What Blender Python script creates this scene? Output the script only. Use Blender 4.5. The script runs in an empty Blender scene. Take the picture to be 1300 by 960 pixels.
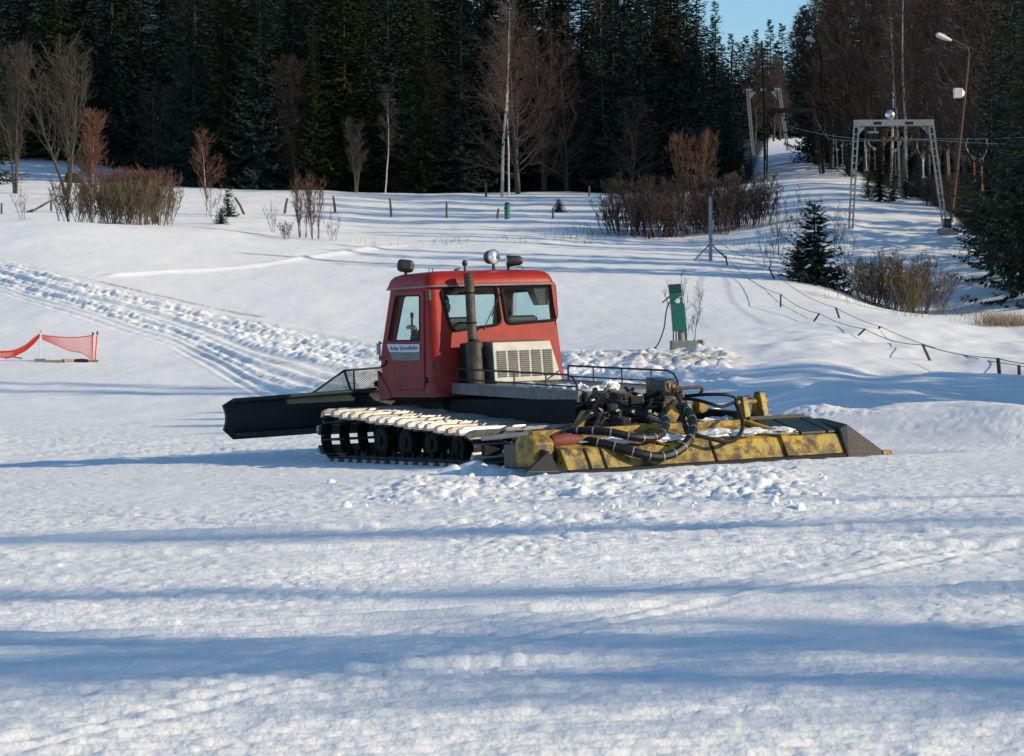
import bpy, bmesh, math, random
import numpy as np
from mathutils import Vector, Matrix, Quaternion
from mathutils.geometry import tessellate_polygon

random.seed(7)
rng = np.random.default_rng(7)
SC = bpy.context.scene
COL = SC.collection
PI = math.pi

# ------------------------------------------------------------------ camera model
F = 3300.0            # focal length in pixels of a 1300 px wide picture
CU, CV = 650.0, 440.0  # principal column / horizon row of the level camera
CH = 1.375            # eye height

def at(u, v, Y):
    return Vector(((u - CU) / F * Y, Y, CH + (CV - v) / F * Y))

# ------------------------------------------------------------------ terrain
def tilt(x):
    return 0.036 * 13.0 * np.tanh((x + 0.08) / 13.0)

UC = np.array([-500, 60, 300, 480, 880, 1000, 1060, 1130, 1200, 1300, 1500], float)
TAB = {
    40:  None,
    55:  [538, 530, 524, 520, 503, 500, 498, 494, 490, 496, 500],
    75:  [470, 462, 464, 462, 436, 434, 433, 436, 440, 446, 440],
    90:  [412, 402, 414, 416, 398, 398, 398, 399, 404, 408, 395],
    100: [372, 352, 368, 374, 372, 374, 376, 394, 401, 403, 385],
    108: [330, 322, 345, 352, 352, 354, 362, 398, 398, 378, 365],
    118: [300, 297, 320, 330, 333, 342, 352, 372, 352, 340, 338],
    126: [290, 281, 300, 315, 320, 322, 325, 324, 318, 322, 318],
    135: [287, 285, 289, 302, 306, 293, 286, 288, 290, 298, 290],
    150: [270, 268, 274, 283, 285, 262, 258, 262, 266, 275, 265],
    170: [252, 250, 255, 263, 265, 243, 240, 244, 250, 255, 245],
    190: [240, 237, 243, 246, 249, 231, 227, 232, 238, 240, 230],
    230: [206, 207, 238, 240, 240, 207, 205, 214, 220, 222, 215],
    300: [130, 130, 130, 130, 205, 186, 183, 190, 196, 198, 190],
    400: [20, 20, 20, 20, 160, 172, 178, 182, 184, 184, 180],
    700: [-30, -30, -30, -30, 130, 140, 152, 152, 150, 150, 150],
    1500: [115, 115, 120, 120, 120, 125, 125, 125, 125, 125, 125],
}
YK = np.array(list(TAB.keys()), float)
def _z(v, Y): return CH + (CV - np.asarray(v, float)) / F * Y
ZK = np.zeros((len(YK), len(UC)))
for i, Y in enumerate(YK):
    if TAB[Y] is None:
        ZK[i] = tilt((UC - CU) / F * Y)
    else:
        ZK[i] = _z(TAB[Y], Y)
# smooth resample across columns
UF = np.arange(-500, 1501, 10.0)
ZF = np.array([np.interp(UF, UC, r) for r in ZK])
ker = np.exp(-0.5 * (np.arange(-8, 9) / 3.0) ** 2); ker /= ker.sum()
ZF = np.array([np.convolve(np.pad(r, 8, 'edge'), ker, 'valid') for r in ZF])
# monotone-ish hermite slopes in Y
H = np.diff(YK)[:, None]; D = np.diff(ZF, axis=0) / H
M = np.zeros_like(ZF); M[0] = 0.0; M[-1] = D[-1]
for i in range(1, len(YK) - 1):
    a, b = D[i - 1], D[i]
    m = np.where(a * b > 0, 2 * a * b / (a + b + 1e-12), 0.0)
    M[i] = m

def base_z(x, y):
    x = np.atleast_1d(np.asarray(x, float)); y = np.atleast_1d(np.asarray(y, float))
    z = tilt(x)
    far = y > 40
    if far.any():
        xf, yf = x[far], y[far]
        u = np.clip(CU + F * xf / yf, -499, 1499)
        fu = (u + 500) / 10.0; iu = np.clip(fu.astype(int), 0, len(UF) - 2); tu = fu - iu
        k = np.clip(np.searchsorted(YK, yf, 'right') - 1, 0, len(YK) - 2)
        h = YK[k + 1] - YK[k]; t = np.clip((yf - YK[k]) / h, 0, 1)
        def g(A, kk): return A[kk, iu] * (1 - tu) + A[kk, iu + 1] * tu
        z0, z1, m0, m1 = g(ZF, k), g(ZF, k + 1), g(M, k), g(M, k + 1)
        t2, t3 = t * t, t * t * t
        z[far] = (2*t3 - 3*t2 + 1)*z0 + (t3 - 2*t2 + t)*h*m0 + (-2*t3 + 3*t2)*z1 + (t3 - t2)*h*m1
    return z

def gz(x, y): return float(base_z(x, y)[0])

def ground(u, Y):
    x = (u - CU) / F * Y
    return Vector((x, Y, gz(x, Y)))

def hit(u, v, y0=8.0, y1=420.0):
    """where the line of sight of a photo point meets the ground"""
    ys = np.geomspace(y0, y1, 1500)
    xs = (u - CU) / F * ys
    zs = CH + (CV - v) / F * ys
    d = zs - base_z(xs, ys)
    idx = np.where(d < 0)[0]
    k = idx[0] if len(idx) else len(ys) - 1
    return Vector((xs[k], ys[k], gz(xs[k], ys[k])))

# ------------------------------------------------------------------ numpy noise
def _hash(ix, iy, seed):
    n = (ix.astype(np.int64) * 374761393 + iy.astype(np.int64) * 668265263 + seed * 1442695041) & 0xFFFFFFFF
    n = ((n ^ (n >> 13)) * 1274126177) & 0xFFFFFFFF
    return ((n ^ (n >> 16)) & 0xFFFFFF) / float(0xFFFFFF)
def vnoise(x, y, seed=0):
    ix = np.floor(x); iy = np.floor(y); fx = x - ix; fy = y - iy
    fx = fx * fx * (3 - 2 * fx); fy = fy * fy * (3 - 2 * fy)
    a = _hash(ix, iy, seed); b = _hash(ix + 1, iy, seed); c = _hash(ix, iy + 1, seed); d = _hash(ix + 1, iy + 1, seed)
    return (a * (1 - fx) + b * fx) * (1 - fy) + (c * (1 - fx) + d * fx) * fy
def fbm(x, y, o=4, seed=0):
    s = 0; a = 0.5; t = 0
    for i in range(o):
        s = s + a * vnoise(x, y, seed + i * 17); t += a; a *= 0.5; x = x * 2.03 + 5.1; y = y * 2.03 - 3.7
    return s / t - 0.5
def clods(x, y, seed):
    """rounded lumps of random height, one per cell"""
    ix = np.floor(x); iy = np.floor(y); out = np.zeros_like(x)
    for dx in (-1, 0, 1):
        for dy in (-1, 0, 1):
            cx, cy = ix + dx, iy + dy
            px = cx + _hash(cx, cy, seed); py = cy + _hash(cx, cy, seed + 5)
            hgt = _hash(cx, cy, seed + 9) ** 2; r = 0.35 + 0.55 * _hash(cx, cy, seed + 13)
            d = ((x - px) ** 2 + (y - py) ** 2) / (r * r)
            out = np.maximum(out, hgt * np.sqrt(np.clip(1 - d, 0, 1)))
    return out
def sstep(a, b, x):
    t = np.clip((x - a) / (b - a), 0, 1); return t * t * (3 - 2 * t)
def bump1(a, b, c, d, x):
    return sstep(a, b, x) * (1 - sstep(c, d, x))

# ------------------------------------------------------------------ materials
def nodes_of(name):
    m = bpy.data.materials.new(name); m.use_nodes = True
    nt = m.node_tree; p = nt.nodes['Principled BSDF']
    return m, nt, p
def mat(name, c1, c2=None, rough=0.6, metal=0.0, scale=8.0, bump=0.0, bscale=40.0, rnd=0.0, detail=6.0, lo=0.35, hi=0.65, c3=None, s3=3.0, lo3=.55, hi3=.65, spec=None):
    m, nt, p = nodes_of(name)
    N, L = nt.nodes, nt.links
    p.inputs['Roughness'].default_value = rough; p.inputs['Metallic'].default_value = metal
    if spec is not None: p.inputs['Specular IOR Level'].default_value = spec
    tc = N.new('ShaderNodeTexCoord')
    col = None
    if c2 is None: c2 = tuple(c * 0.75 for c in c1)
    nz = N.new('ShaderNodeTexNoise'); nz.inputs['Scale'].default_value = scale; nz.inputs['Detail'].default_value = detail
    L.new(tc.outputs['Object'], nz.inputs['Vector'])
    rp = N.new('ShaderNodeValToRGB'); rp.color_ramp.elements[0].position = lo; rp.color_ramp.elements[1].position = hi
    rp.color_ramp.elements[0].color = (*c1, 1); rp.color_ramp.elements[1].color = (*c2, 1)
    L.new(nz.outputs['Fac'], rp.inputs['Fac']); col = rp.outputs['Color']
    if c3 is not None:
        n3 = N.new('ShaderNodeTexNoise'); n3.inputs['Scale'].default_value = s3; n3.inputs['Detail'].default_value = 9; n3.inputs['Roughness'].default_value = .65
        L.new(tc.outputs['Object'], n3.inputs['Vector'])
        mr = N.new('ShaderNodeMapRange'); mr.inputs[1].default_value = lo3; mr.inputs[2].default_value = hi3
        L.new(n3.outputs['Fac'], mr.inputs[0])
        mx = N.new('ShaderNodeMix'); mx.data_type = 'RGBA'; mx.inputs[7].default_value = (*c3, 1)
        L.new(mr.outputs[0], mx.inputs[0]); L.new(col, mx.inputs[6]); col = mx.outputs[2]
    if rnd > 0:
        oi = N.new('ShaderNodeObjectInfo'); hs = N.new('ShaderNodeHueSaturation')
        m1 = N.new('ShaderNodeMapRange'); m1.inputs[3].default_value = 1 - rnd; m1.inputs[4].default_value = 1 + rnd
        m2 = N.new('ShaderNodeMapRange'); m2.inputs[3].default_value = 0.5 - rnd * .05; m2.inputs[4].default_value = 0.5 + rnd * .05
        L.new(oi.outputs['Random'], m1.inputs[0]); L.new(oi.outputs['Random'], m2.inputs[0])
        L.new(m1.outputs[0], hs.inputs['Value']); L.new(m2.outputs[0], hs.inputs['Hue']); L.new(col, hs.inputs['Color']); col = hs.outputs['Color']
    L.new(col, p.inputs['Base Color'])
    if bump > 0:
        nb = N.new('ShaderNodeTexNoise'); nb.inputs['Scale'].default_value = bscale; nb.inputs['Detail'].default_value = 5
        L.new(tc.outputs['Object'], nb.inputs['Vector'])
        b = N.new('ShaderNodeBump'); b.inputs['Strength'].default_value = bump; b.inputs['Distance'].default_value = 0.02
        L.new(nb.outputs['Fac'], b.inputs['Height']); L.new(b.outputs['Normal'], p.inputs['Normal'])
    return m

MT = {}
def make_snow():
    m, nt, p = nodes_of('snow'); N, L = nt.nodes, nt.links
    p.inputs['Roughness'].default_value = 0.62
    p.inputs['Specular IOR Level'].default_value = 0.25
    geo = N.new('ShaderNodeNewGeometry')
    def noise(s, d=4, r=.55):
        n = N.new('ShaderNodeTexNoise'); n.inputs['Scale'].default_value = s; n.inputs['Detail'].default_value = d; n.inputs['Roughness'].default_value = r
        L.new(geo.outputs['Position'], n.inputs['Vector']); return n.outputs['Fac']
    def mix(fac, a, b):
        x = N.new('ShaderNodeMix'); x.data_type = 'RGBA'
        for s, val in ((0, fac), (6, a), (7, b)):
            if hasattr(val, 'links'): L.new(val, x.inputs[s])
            else: x.inputs[s].default_value = val if s == 0 else (*val, 1)
        return x.outputs[2]
    def rng_(v, a, b, c=0., d=1.):
        r = N.new('ShaderNodeMapRange'); L.new(v, r.inputs[0])
        for i, q in enumerate((a, b, c, d)): r.inputs[i + 1].default_value = q
        return r.outputs[0]
    def attr(nm):
        a = N.new('ShaderNodeAttribute'); a.attribute_name = nm; return a.outputs['Fac']
    col = mix(rng_(noise(0.35, 3), .35, .65), (.92, .925, .935), (.87, .885, .90))
    # dry grass and soil showing through
    def mul(a, b):
        q = N.new('ShaderNodeMath'); q.operation = 'MULTIPLY'; L.new(a, q.inputs[0]); L.new(b, q.inputs[1]); return q.outputs[0]
    soil = mix(rng_(noise(14, 4), .4, .6), (.16, .11, .055), (.30, .23, .13))
    col = mix(mul(attr('dirt'), rng_(noise(5., 6, .7), .44, .54)), col, soil)
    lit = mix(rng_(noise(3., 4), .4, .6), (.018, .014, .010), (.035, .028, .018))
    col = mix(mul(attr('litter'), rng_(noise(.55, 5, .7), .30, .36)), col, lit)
    L.new(col, p.inputs['Base Color'])
    b1 = N.new('ShaderNodeBump'); b1.inputs['Distance'].default_value = .015; b1.inputs['Strength'].default_value = .42
    L.new(noise(17, 6, .72), b1.inputs['Height'])
    b2 = N.new('ShaderNodeBump'); b2.inputs['Distance'].default_value = .010; b2.inputs['Strength'].default_value = .7
    L.new(noise(38, 4, .6), b2.inputs['Height']); L.new(b1.outputs['Normal'], b2.inputs['Normal'])
    L.new(b2.outputs['Normal'], p.inputs['Normal'])
    return m
MT['snow'] = make_snow()
MT['snow_lump'] = mat('snow_lump', (.91, .92, .935), (.86, .875, .90), rough=.6, scale=12, bump=.8, bscale=22)
MT['red'] = mat('red_paint', (.34, .017, .012), (.28, .015, .012), rough=.45, scale=3.5, bump=.06, bscale=9, c3=(.10, .018, .018), s3=5, lo3=.50, hi3=.78, spec=.25)
MT['red_side'] = mat('red_faded_shaded_paint', (.32, .025, .028), (.27, .027, .030), rough=.6, scale=4, bump=.06, bscale=9, c3=(.12, .042, .042), s3=6, lo3=.5, hi3=.8, spec=.3)  # faded red for the door side, its shaded tone put into the colour
MT['yellow'] = mat('yellow_paint', (.42, .27, .018), (.34, .21, .018), rough=.55, scale=6, bump=.25, bscale=30, c3=(.06, .042, .02), s3=6, lo3=.44, hi3=.60)
MT['yellow_worn'] = mat('yellow_worn_paint', (.48, .32, .022), (.36, .26, .06), rough=.6, scale=3.2, bump=.3, bscale=30, c3=(.055, .040, .024), s3=7, lo3=.45, hi3=.60, lo=.42, hi=.58)
MT['black'] = mat('black_paint', (.014, .014, .016), (.024, .023, .023), rough=.5, scale=8, bump=.15)
MT['rubber'] = mat('black_rubber', (.007, .007, .008), (.013, .013, .013), rough=.7, spec=.25, scale=20, bump=.2)
MT['hose'] = mat('hose_rubber', (.008, .008, .009), (.014, .014, .014), rough=.5, scale=30, spec=.3)
MT['blade'] = mat('blade_steel', (.009, .011, .014), (.018, .017, .017), rough=.55, scale=3, metal=.0, spec=.3, bump=.15, c3=(.05, .03, .02), s3=4, lo3=.58, hi3=.75)
MT['alu'] = mat('worn_aluminium', (.36, .355, .35), (.24, .235, .225), rough=.45, metal=.6, scale=7, bump=.08, bscale=18, c3=(.08, .07, .06), s3=5, lo3=.56, hi3=.74, rnd=.3)
MT['galv'] = mat('galvanised_steel', (.27, .285, .30), (.20, .215, .235), rough=.55, metal=.3, scale=6, bump=.05)
MT['grey'] = mat('grey_deck_paint', (.17, .17, .18), (.12, .12, .13), rough=.55, scale=6, bump=.2, c3=(.08, .06, .05), s3=5, lo3=.55, hi3=.7)
MT['grille'] = mat('grille_aluminium', (.44, .435, .41), (.34, .335, .31), rough=.5, metal=.2, scale=5, bump=.1)
MT['dark'] = mat('dark_grime_shade', (.007, .007, .008), (.014, .013, .012), rough=.75, scale=9, bump=.3, spec=.25)  # grime on the machine; on the middle lift portal it stands for shade
MT['oily'] = mat('oily_machinery', (.012, .011, .011), (.035, .03, .025), rough=.35, scale=16, bump=.5, bscale=20)
MT['rust'] = mat('rusty_steel', (.115, .055, .034), (.06, .033, .025), rough=.8, scale=9, bump=.3)
MT['rustred'] = mat('red_brown_primer', (.20, .035, .03), (.12, .03, .025), rough=.7, scale=9)
MT['exhaust'] = mat('sooty_exhaust_pipe', (.105, .086, .072), (.038, .034, .031), rough=.65, metal=.3, scale=7, bump=.3)
MT['chrome'] = mat('lamp_reflector', (.75, .77, .8), (.6, .62, .66), rough=.16, metal=.9, scale=10)
MT['seat'] = mat('seat_vinyl', (.014, .014, .016), (.022, .022, .024), rough=.6, scale=20)
MT['inner'] = mat('cab_lining', (.035, .036, .038), (.025, .025, .026), rough=.8, scale=10)
MT['teal'] = mat('teal_panel', (.006, .018, .024), (.010, .026, .030), rough=.55, scale=6)
MT['greenbox'] = mat('green_cabinet_paint', (.010, .145, .115), (.008, .11, .09), rough=.45, scale=4, bump=.05)
MT['greendark'] = mat('dark_green_paint', (.008, .05, .045), (.006, .04, .036), rough=.5, scale=4)
MT['concrete'] = mat('concrete', (.24, .24, .235), (.17, .17, .165), rough=.9, scale=9, bump=.4)
MT['white'] = mat('white_paint', (.72, .73, .74), (.62, .63, .64), rough=.5, scale=7)
MT['signwhite'] = mat('sign_white', (.62, .66, .80), (.56, .60, .74), rough=.5, scale=7)
MT['signgrey'] = mat('sign_grey', (.14, .16, .16), (.11, .125, .125), rough=.5, scale=7)
MT['ink'] = mat('sign_ink', (.07, .06, .12), (.06, .05, .10), rough=.6)
MT['wood'] = mat('weathered_wood', (.13, .095, .065), (.075, .055, .04), rough=.85, scale=12, bump=.5, bscale=25)
MT['wood2'] = mat('pale_wood', (.34, .27, .17), (.22, .17, .11), rough=.85, scale=12, bump=.4, bscale=25)
MT['net'] = mat('orange_net', (.80, .065, .022), (.72, .055, .02), rough=.7, scale=9)
MT['bark'] = mat('spruce_bark', (.020, .016, .014), (.012, .011, .010), rough=.9, scale=9, bump=.6)
MT['greybark'] = mat('grey_bark', (.085, .070, .058), (.048, .040, .034), rough=.9, scale=6, bump=.5)
MT['birch'] = mat('birch_bark', (.46, .43, .39), (.36, .32, .29), rough=.75, scale=3, c3=(.04, .035, .03), s3=2.2, lo3=.58, hi3=.64)
MT['twig'] = mat('birch_twigs', (.070, .042, .034), (.045, .030, .025), rough=.85, scale=3, rnd=.2)
MT['twig_red'] = mat('reddish_twigs', (.16, .070, .042), (.10, .05, .034), rough=.85, scale=3)
MT['twig_grey'] = mat('grey_twigs', (.070, .056, .046), (.046, .037, .031), rough=.85, scale=3)
MT['shrub'] = mat('shrub_stems', (.125, .095, .055), (.085, .065, .042), rough=.85, scale=4)
MT['drygrass'] = mat('dry_grass', (.30, .21, .10), (.20, .14, .07), rough=.9, scale=5)
MT['needle'] = mat('hazy_spruce_needles', (.022, .038, .038), (.032, .047, .036), rough=.7, scale=1.2, rnd=.35, spec=.2, detail=3)  # bluish haze of the forest mixed into the needle colour
MT['needle_olive'] = mat('olive_spruce_needles', (.052, .062, .020), (.030, .042, .020), rough=.7, scale=1.2, rnd=.3, spec=.2, detail=3)  # olive needles, brightened in colour to stand in for sunlit boughs
MT['needle_young'] = mat('young_spruce_needles', (.030, .050, .028), (.022, .038, .022), rough=.7, scale=3, spec=.2)
MT['skin'] = mat('skin', (.42, .24, .17), (.38, .21, .15), rough=.55)
MT['jacket'] = mat('dark_jacket', (.012, .013, .018), (.02, .02, .026), rough=.85, scale=20, bump=.2)
MT['blackmark'] = mat('dark_smudge', (.012, .011, .012), (.022, .018, .018), rough=.7, scale=15)
def weather(key, streak, dust, zlo, zhi):
    """vertical grime streaks, and dried salt and snow dust towards the bottom edge"""
    m = MT[key]; nt = m.node_tree; N, L = nt.nodes, nt.links; p = N['Principled BSDF']; src = p.inputs['Base Color'].links[0].from_socket
    tc = N.new('ShaderNodeTexCoord'); mp = N.new('ShaderNodeMapping'); mp.inputs['Scale'].default_value = (16, 16, 1.1); L.new(tc.outputs['Object'], mp.inputs['Vector'])
    n1 = N.new('ShaderNodeTexNoise'); n1.inputs['Scale'].default_value = 1.0; n1.inputs['Detail'].default_value = 8; n1.inputs['Roughness'].default_value = .65; L.new(mp.outputs[0], n1.inputs['Vector'])
    r1 = N.new('ShaderNodeMapRange'); r1.inputs[1].default_value = .52; r1.inputs[2].default_value = .72; r1.inputs[4].default_value = .75; L.new(n1.outputs['Fac'], r1.inputs[0])
    x1 = N.new('ShaderNodeMix'); x1.data_type = 'RGBA'; L.new(r1.outputs[0], x1.inputs[0]); L.new(src, x1.inputs[6]); x1.inputs[7].default_value = (*streak, 1)
    sp_ = N.new('ShaderNodeSeparateXYZ'); L.new(tc.outputs['Object'], sp_.inputs[0]); r2 = N.new('ShaderNodeMapRange'); r2.inputs[1].default_value = zhi; r2.inputs[2].default_value = zlo; L.new(sp_.outputs['Z'], r2.inputs[0])
    n2 = N.new('ShaderNodeTexNoise'); n2.inputs['Scale'].default_value = 9; n2.inputs['Detail'].default_value = 9; n2.inputs['Roughness'].default_value = .7; L.new(tc.outputs['Object'], n2.inputs['Vector'])
    r3 = N.new('ShaderNodeMapRange'); r3.inputs[1].default_value = .42; r3.inputs[2].default_value = .70; r3.inputs[4].default_value = .8; L.new(n2.outputs['Fac'], r3.inputs[0])
    ml = N.new('ShaderNodeMath'); ml.operation = 'MULTIPLY'; L.new(r2.outputs[0], ml.inputs[0]); L.new(r3.outputs[0], ml.inputs[1])
    x2 = N.new('ShaderNodeMix'); x2.data_type = 'RGBA'; L.new(ml.outputs[0], x2.inputs[0]); L.new(x1.outputs[2], x2.inputs[6]); x2.inputs[7].default_value = (*dust, 1); L.new(x2.outputs[2], p.inputs['Base Color'])
weather('red', (.19, .013, .011), (.26, .13, .12), .70, 1.25)
weather('red_side', (.13, .025, .026), (.22, .12, .12), .66, 1.2)
weather('yellow_worn', (.05, .036, .022), (.06, .05, .04), .06, .24)
weather('yellow', (.05, .035, .02), (.08, .06, .04), .06, .30)
weather('grey', (.06, .055, .05), (.40, .42, .44), .60, .80)
def make_glass():
    m = bpy.data.materials.new('tinted_glass'); m.use_nodes = True; nt = m.node_tree; N, L = nt.nodes, nt.links
    N.remove(N['Principled BSDF'])
    t = N.new('ShaderNodeBsdfTransparent'); t.inputs[0].default_value = (.76, .91, .91, 1)
    g = N.new('ShaderNodeBsdfGlossy'); g.inputs['Roughness'].default_value = .03; g.inputs['Color'].default_value = (.9, .95, .95, 1)
    d = N.new('ShaderNodeBsdfDiffuse'); d.inputs[0].default_value = (.35, .42, .42, 1)
    lw = N.new('ShaderNodeLayerWeight'); lw.inputs[0].default_value = .12
    nz = N.new('ShaderNodeTexNoise'); nz.inputs['Scale'].default_value = 5; nz.inputs['Detail'].default_value = 6
    tc = N.new('ShaderNodeTexCoord'); L.new(tc.outputs['Object'], nz.inputs['Vector'])
    mr = N.new('ShaderNodeMapRange'); mr.inputs[1].default_value = .45; mr.inputs[2].default_value = .8; mr.inputs[3].default_value = .02; mr.inputs[4].default_value = .11
    L.new(nz.outputs['Fac'], mr.inputs[0])
    m1 = N.new('ShaderNodeMixShader'); L.new(mr.outputs[0], m1.inputs[0]); L.new(t.outputs[0], m1.inputs[1]); L.new(d.outputs[0], m1.inputs[2])
    m2 = N.new('ShaderNodeMixShader'); L.new(lw.outputs['Fresnel'], m2.inputs[0]); L.new(m1.outputs[0], m2.inputs[1]); L.new(g.outputs[0], m2.inputs[2])
    L.new(m2.outputs[0], N['Material Output'].inputs[0])
    return m
MT['glass'] = make_glass()

# ------------------------------------------------------------------ mesh builder
class MB:
    def __init__(s): s.v = []; s.f = []; s.mi = []; s.cur = 0
    def add(s, vs, fs):
        o = len(s.v); s.v += [tuple(p) for p in vs]
        for f in fs: s.f.append(tuple(o + i for i in f)); s.mi.append(s.cur)
    def box(s, c, d, rot=None):
        h = [q / 2 for q in d]; pts = []
        for z in (-1, 1):
            for x, y in ((-1, -1), (1, -1), (1, 1), (-1, 1)):
                p = Vector((x * h[0], y * h[1], z * h[2]))
                if rot is not None: p = rot @ p
                pts.append(Vector(c) + p)
        s.hexa(pts); return s
    def hexa(s, p):
        s.add(p, [(3, 2, 1, 0), (4, 5, 6, 7), (0, 1, 5, 4), (1, 2, 6, 5), (2, 3, 7, 6), (3, 0, 4, 7)]); return s
    def prism(s, poly, ext):
        n = len(poly); ext = Vector(ext); P = [Vector(q) for q in poly]
        s.add(P + [q + ext for q in P], [tuple(range(n - 1, -1, -1)), tuple(range(n, 2 * n))] + [(i, (i + 1) % n, n + (i + 1) % n, n + i) for i in range(n)]); return s
    def tube(s, path, r, n=6, cap=True, closed=False):
        P = [Vector(q) for q in path]; m = len(P)
        R = r if isinstance(r, (list, tuple)) else [r] * m
        vs = []; up = None
        for i in range(m):
            if closed: d = P[(i + 1) % m] - P[i - 1]
            else: d = P[min(i + 1, m - 1)] - P[max(i - 1, 0)]
            if d.length < 1e-9: d = Vector((0, 0, 1))
            d.normalize()
            if up is None:
                up = Vector((0, 0, 1)) if abs(d.z) < .9 else Vector((1, 0, 0))
            a = d.cross(up)
            if a.length < 1e-6: a = d.orthogonal()
            a.normalize(); b = a.cross(d); up = b
            for k in range(n):
                t = 2 * PI * k / n; vs.append(P[i] + (a * math.cos(t) + b * math.sin(t)) * R[i])
        fs = []
        for i in range(m if closed else m - 1):
            j = (i + 1) % m
            for k in range(n):
                fs.append((i * n + k, i * n + (k + 1) % n, j * n + (k + 1) % n, j * n + k))
        if cap and not closed:
            fs.append(tuple(range(n - 1, -1, -1))); fs.append(tuple((m - 1) * n + k for k in range(n)))
        s.add(vs, fs); return s
    def cyl(s, a, b, r0, r1=None, n=12): return s.tube([a, b], [r0, r0 if r1 is None else r1], n)
    def bar(s, a, b, w, h, up=(0, 0, 1)):
        a, b = Vector(a), Vector(b); d = (b - a).normalized(); x = d.cross(Vector(up))
        if x.length < 1e-6: x = d.orthogonal()
        x.normalize(); z = x.cross(d); x *= w / 2; z *= h / 2
        s.hexa([a - x - z, a + x - z, b + x - z, b - x - z, a - x + z, a + x + z, b + x + z, b - x + z]); return s
    def lathe(s, o, axis, prof, n=16):
        o = Vector(o); ax = Vector(axis).normalized(); a = ax.orthogonal().normalized(); b = ax.cross(a); vs = []
        for r, h in prof:
            for k in range(n):
                t = 2 * PI * k / n; vs.append(o + ax * h + (a * math.cos(t) + b * math.sin(t)) * max(r, 1e-4))
        m = len(prof); fs = []
        for i in range(m - 1):
            for k in range(n): fs.append((i * n + k, i * n + (k + 1) % n, (i + 1) * n + (k + 1) % n, (i + 1) * n + k))
        fs.append(tuple(range(n - 1, -1, -1))); fs.append(tuple((m - 1) * n + k for k in range(n)))
        s.add(vs, fs); return s
    def sheet(s, outer, holes, fn):
        """flat polygon with holes in 2-D, lifted to 3-D by fn"""
        polys = [[Vector((*p, 0)) for p in outer]] + [[Vector((*p, 0)) for p in h] for h in holes]
        tr = tessellate_polygon(polys); flat = [p for q in polys for p in q]
        s.add([fn(p.x, p.y) for p in flat], tr); return s
    def rings(s, rs, capa=True, capb=True):
        n = len(rs[0]); vs = [p for r in rs for p in r]; fs = []
        for i in range(len(rs) - 1):
            for k in range(n): fs.append((i * n + k, i * n + (k + 1) % n, (i + 1) * n + (k + 1) % n, (i + 1) * n + k))
        if capa: fs.append(tuple(range(n - 1, -1, -1)))
        if capb: fs.append(tuple((len(rs) - 1) * n + k for k in range(n)))
        s.add(vs, fs); return s
    def mesh(s, name, mats):
        me = bpy.data.meshes.new(name); me.from_pydata(s.v, [], s.f)
        for m in (mats if isinstance(mats, (list, tuple)) else [mats]): me.materials.append(MT[m] if isinstance(m, str) else m)
        if any(s.mi): me.polygons.foreach_set('material_index', s.mi)
        me.update(); return me
    def build(s, name, mats, parent=None, smooth=False, bevel=0, solid=0, fix=True, loc=None):
        me = s.mesh(name, mats)
        if fix:
            bm = bmesh.new(); bm.from_mesh(me); bmesh.ops.recalc_face_normals(bm, faces=bm.faces); bm.to_mesh(me); bm.free()
        o = bpy.data.objects.new(name, me); COL.objects.link(o)
        if parent: o.parent = parent
        if loc is not None: o.location = loc
        if smooth:
            me.polygons.foreach_set('use_smooth', [True] * len(me.polygons))
            try: me.set_sharp_from_angle(angle=math.radians(40))
            except Exception: pass
        if solid:
            md = o.modifiers.new('solid', 'SOLIDIFY'); md.thickness = solid; md.offset = -1
        if bevel:
            md = o.modifiers.new('bevel', 'BEVEL'); md.width = bevel; md.segments = 2; md.limit_method = 'ANGLE'; md.angle_limit = math.radians(35)
        return o

def tag(o, label, cat, group=None, kind=None):
    if label: o['label'] = label
    if cat: o['category'] = cat
    if group: o['group'] = group
    if kind: o['kind'] = kind
    return o
def thing(name, label, cat, loc=(0, 0, 0), rz=0.0, group=None):
    o = bpy.data.objects.new(name, None); COL.objects.link(o); o.empty_display_size = .2
    o.location = loc; o.rotation_euler = (0, 0, rz)
    return tag(o, label, cat, group)
def dup(root, loc, rz=0.0, sc=1.0, label=None, group=None, lean=(0, 0)):
    r = root.copy(); COL.objects.link(r); r.location = loc; r.rotation_euler = (lean[0], lean[1], rz); r.scale = (sc,) * 3 if not isinstance(sc, tuple) else sc
    if label: r['label'] = label
    if group: r['group'] = group
    for ch in root.children:
        c = ch.copy(); COL.objects.link(c); c.parent = r
        for g in ch.children:
            d = g.copy(); COL.objects.link(d); d.parent = c
    return r
def rrect(x0, x1, z0, z1, r, n=4):
    """rounded rectangle outline; corners may be skewed later"""
    out = []
    for cx, cz, a0 in ((x1 - r, z0 + r, -90), (x1 - r, z1 - r, 0), (x0 + r, z1 - r, 90), (x0 + r, z0 + r, 180)):
        for k in range(n + 1):
            a = math.radians(a0 + 90 * k / n); out.append((cx + r * math.cos(a), cz + r * math.sin(a)))
    return out
def rquad(pts, r, n=4):
    """rounded convex polygon from corner points"""
    out = []; m = len(pts)
    for i in range(m):
        p = Vector(pts[i]); a = Vector(pts[i - 1]) - p; b = Vector(pts[(i + 1) % m]) - p
        la, lb = a.length, b.length; q = min(r, la * .45, lb * .45)
        s, e = p + a / la * q, p + b / lb * q
        for k in range(n + 1):
            t = k / n; out.append(tuple(s * (1 - t) ** 2 + p * 2 * t * (1 - t) + e * t * t))
    return out
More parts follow.
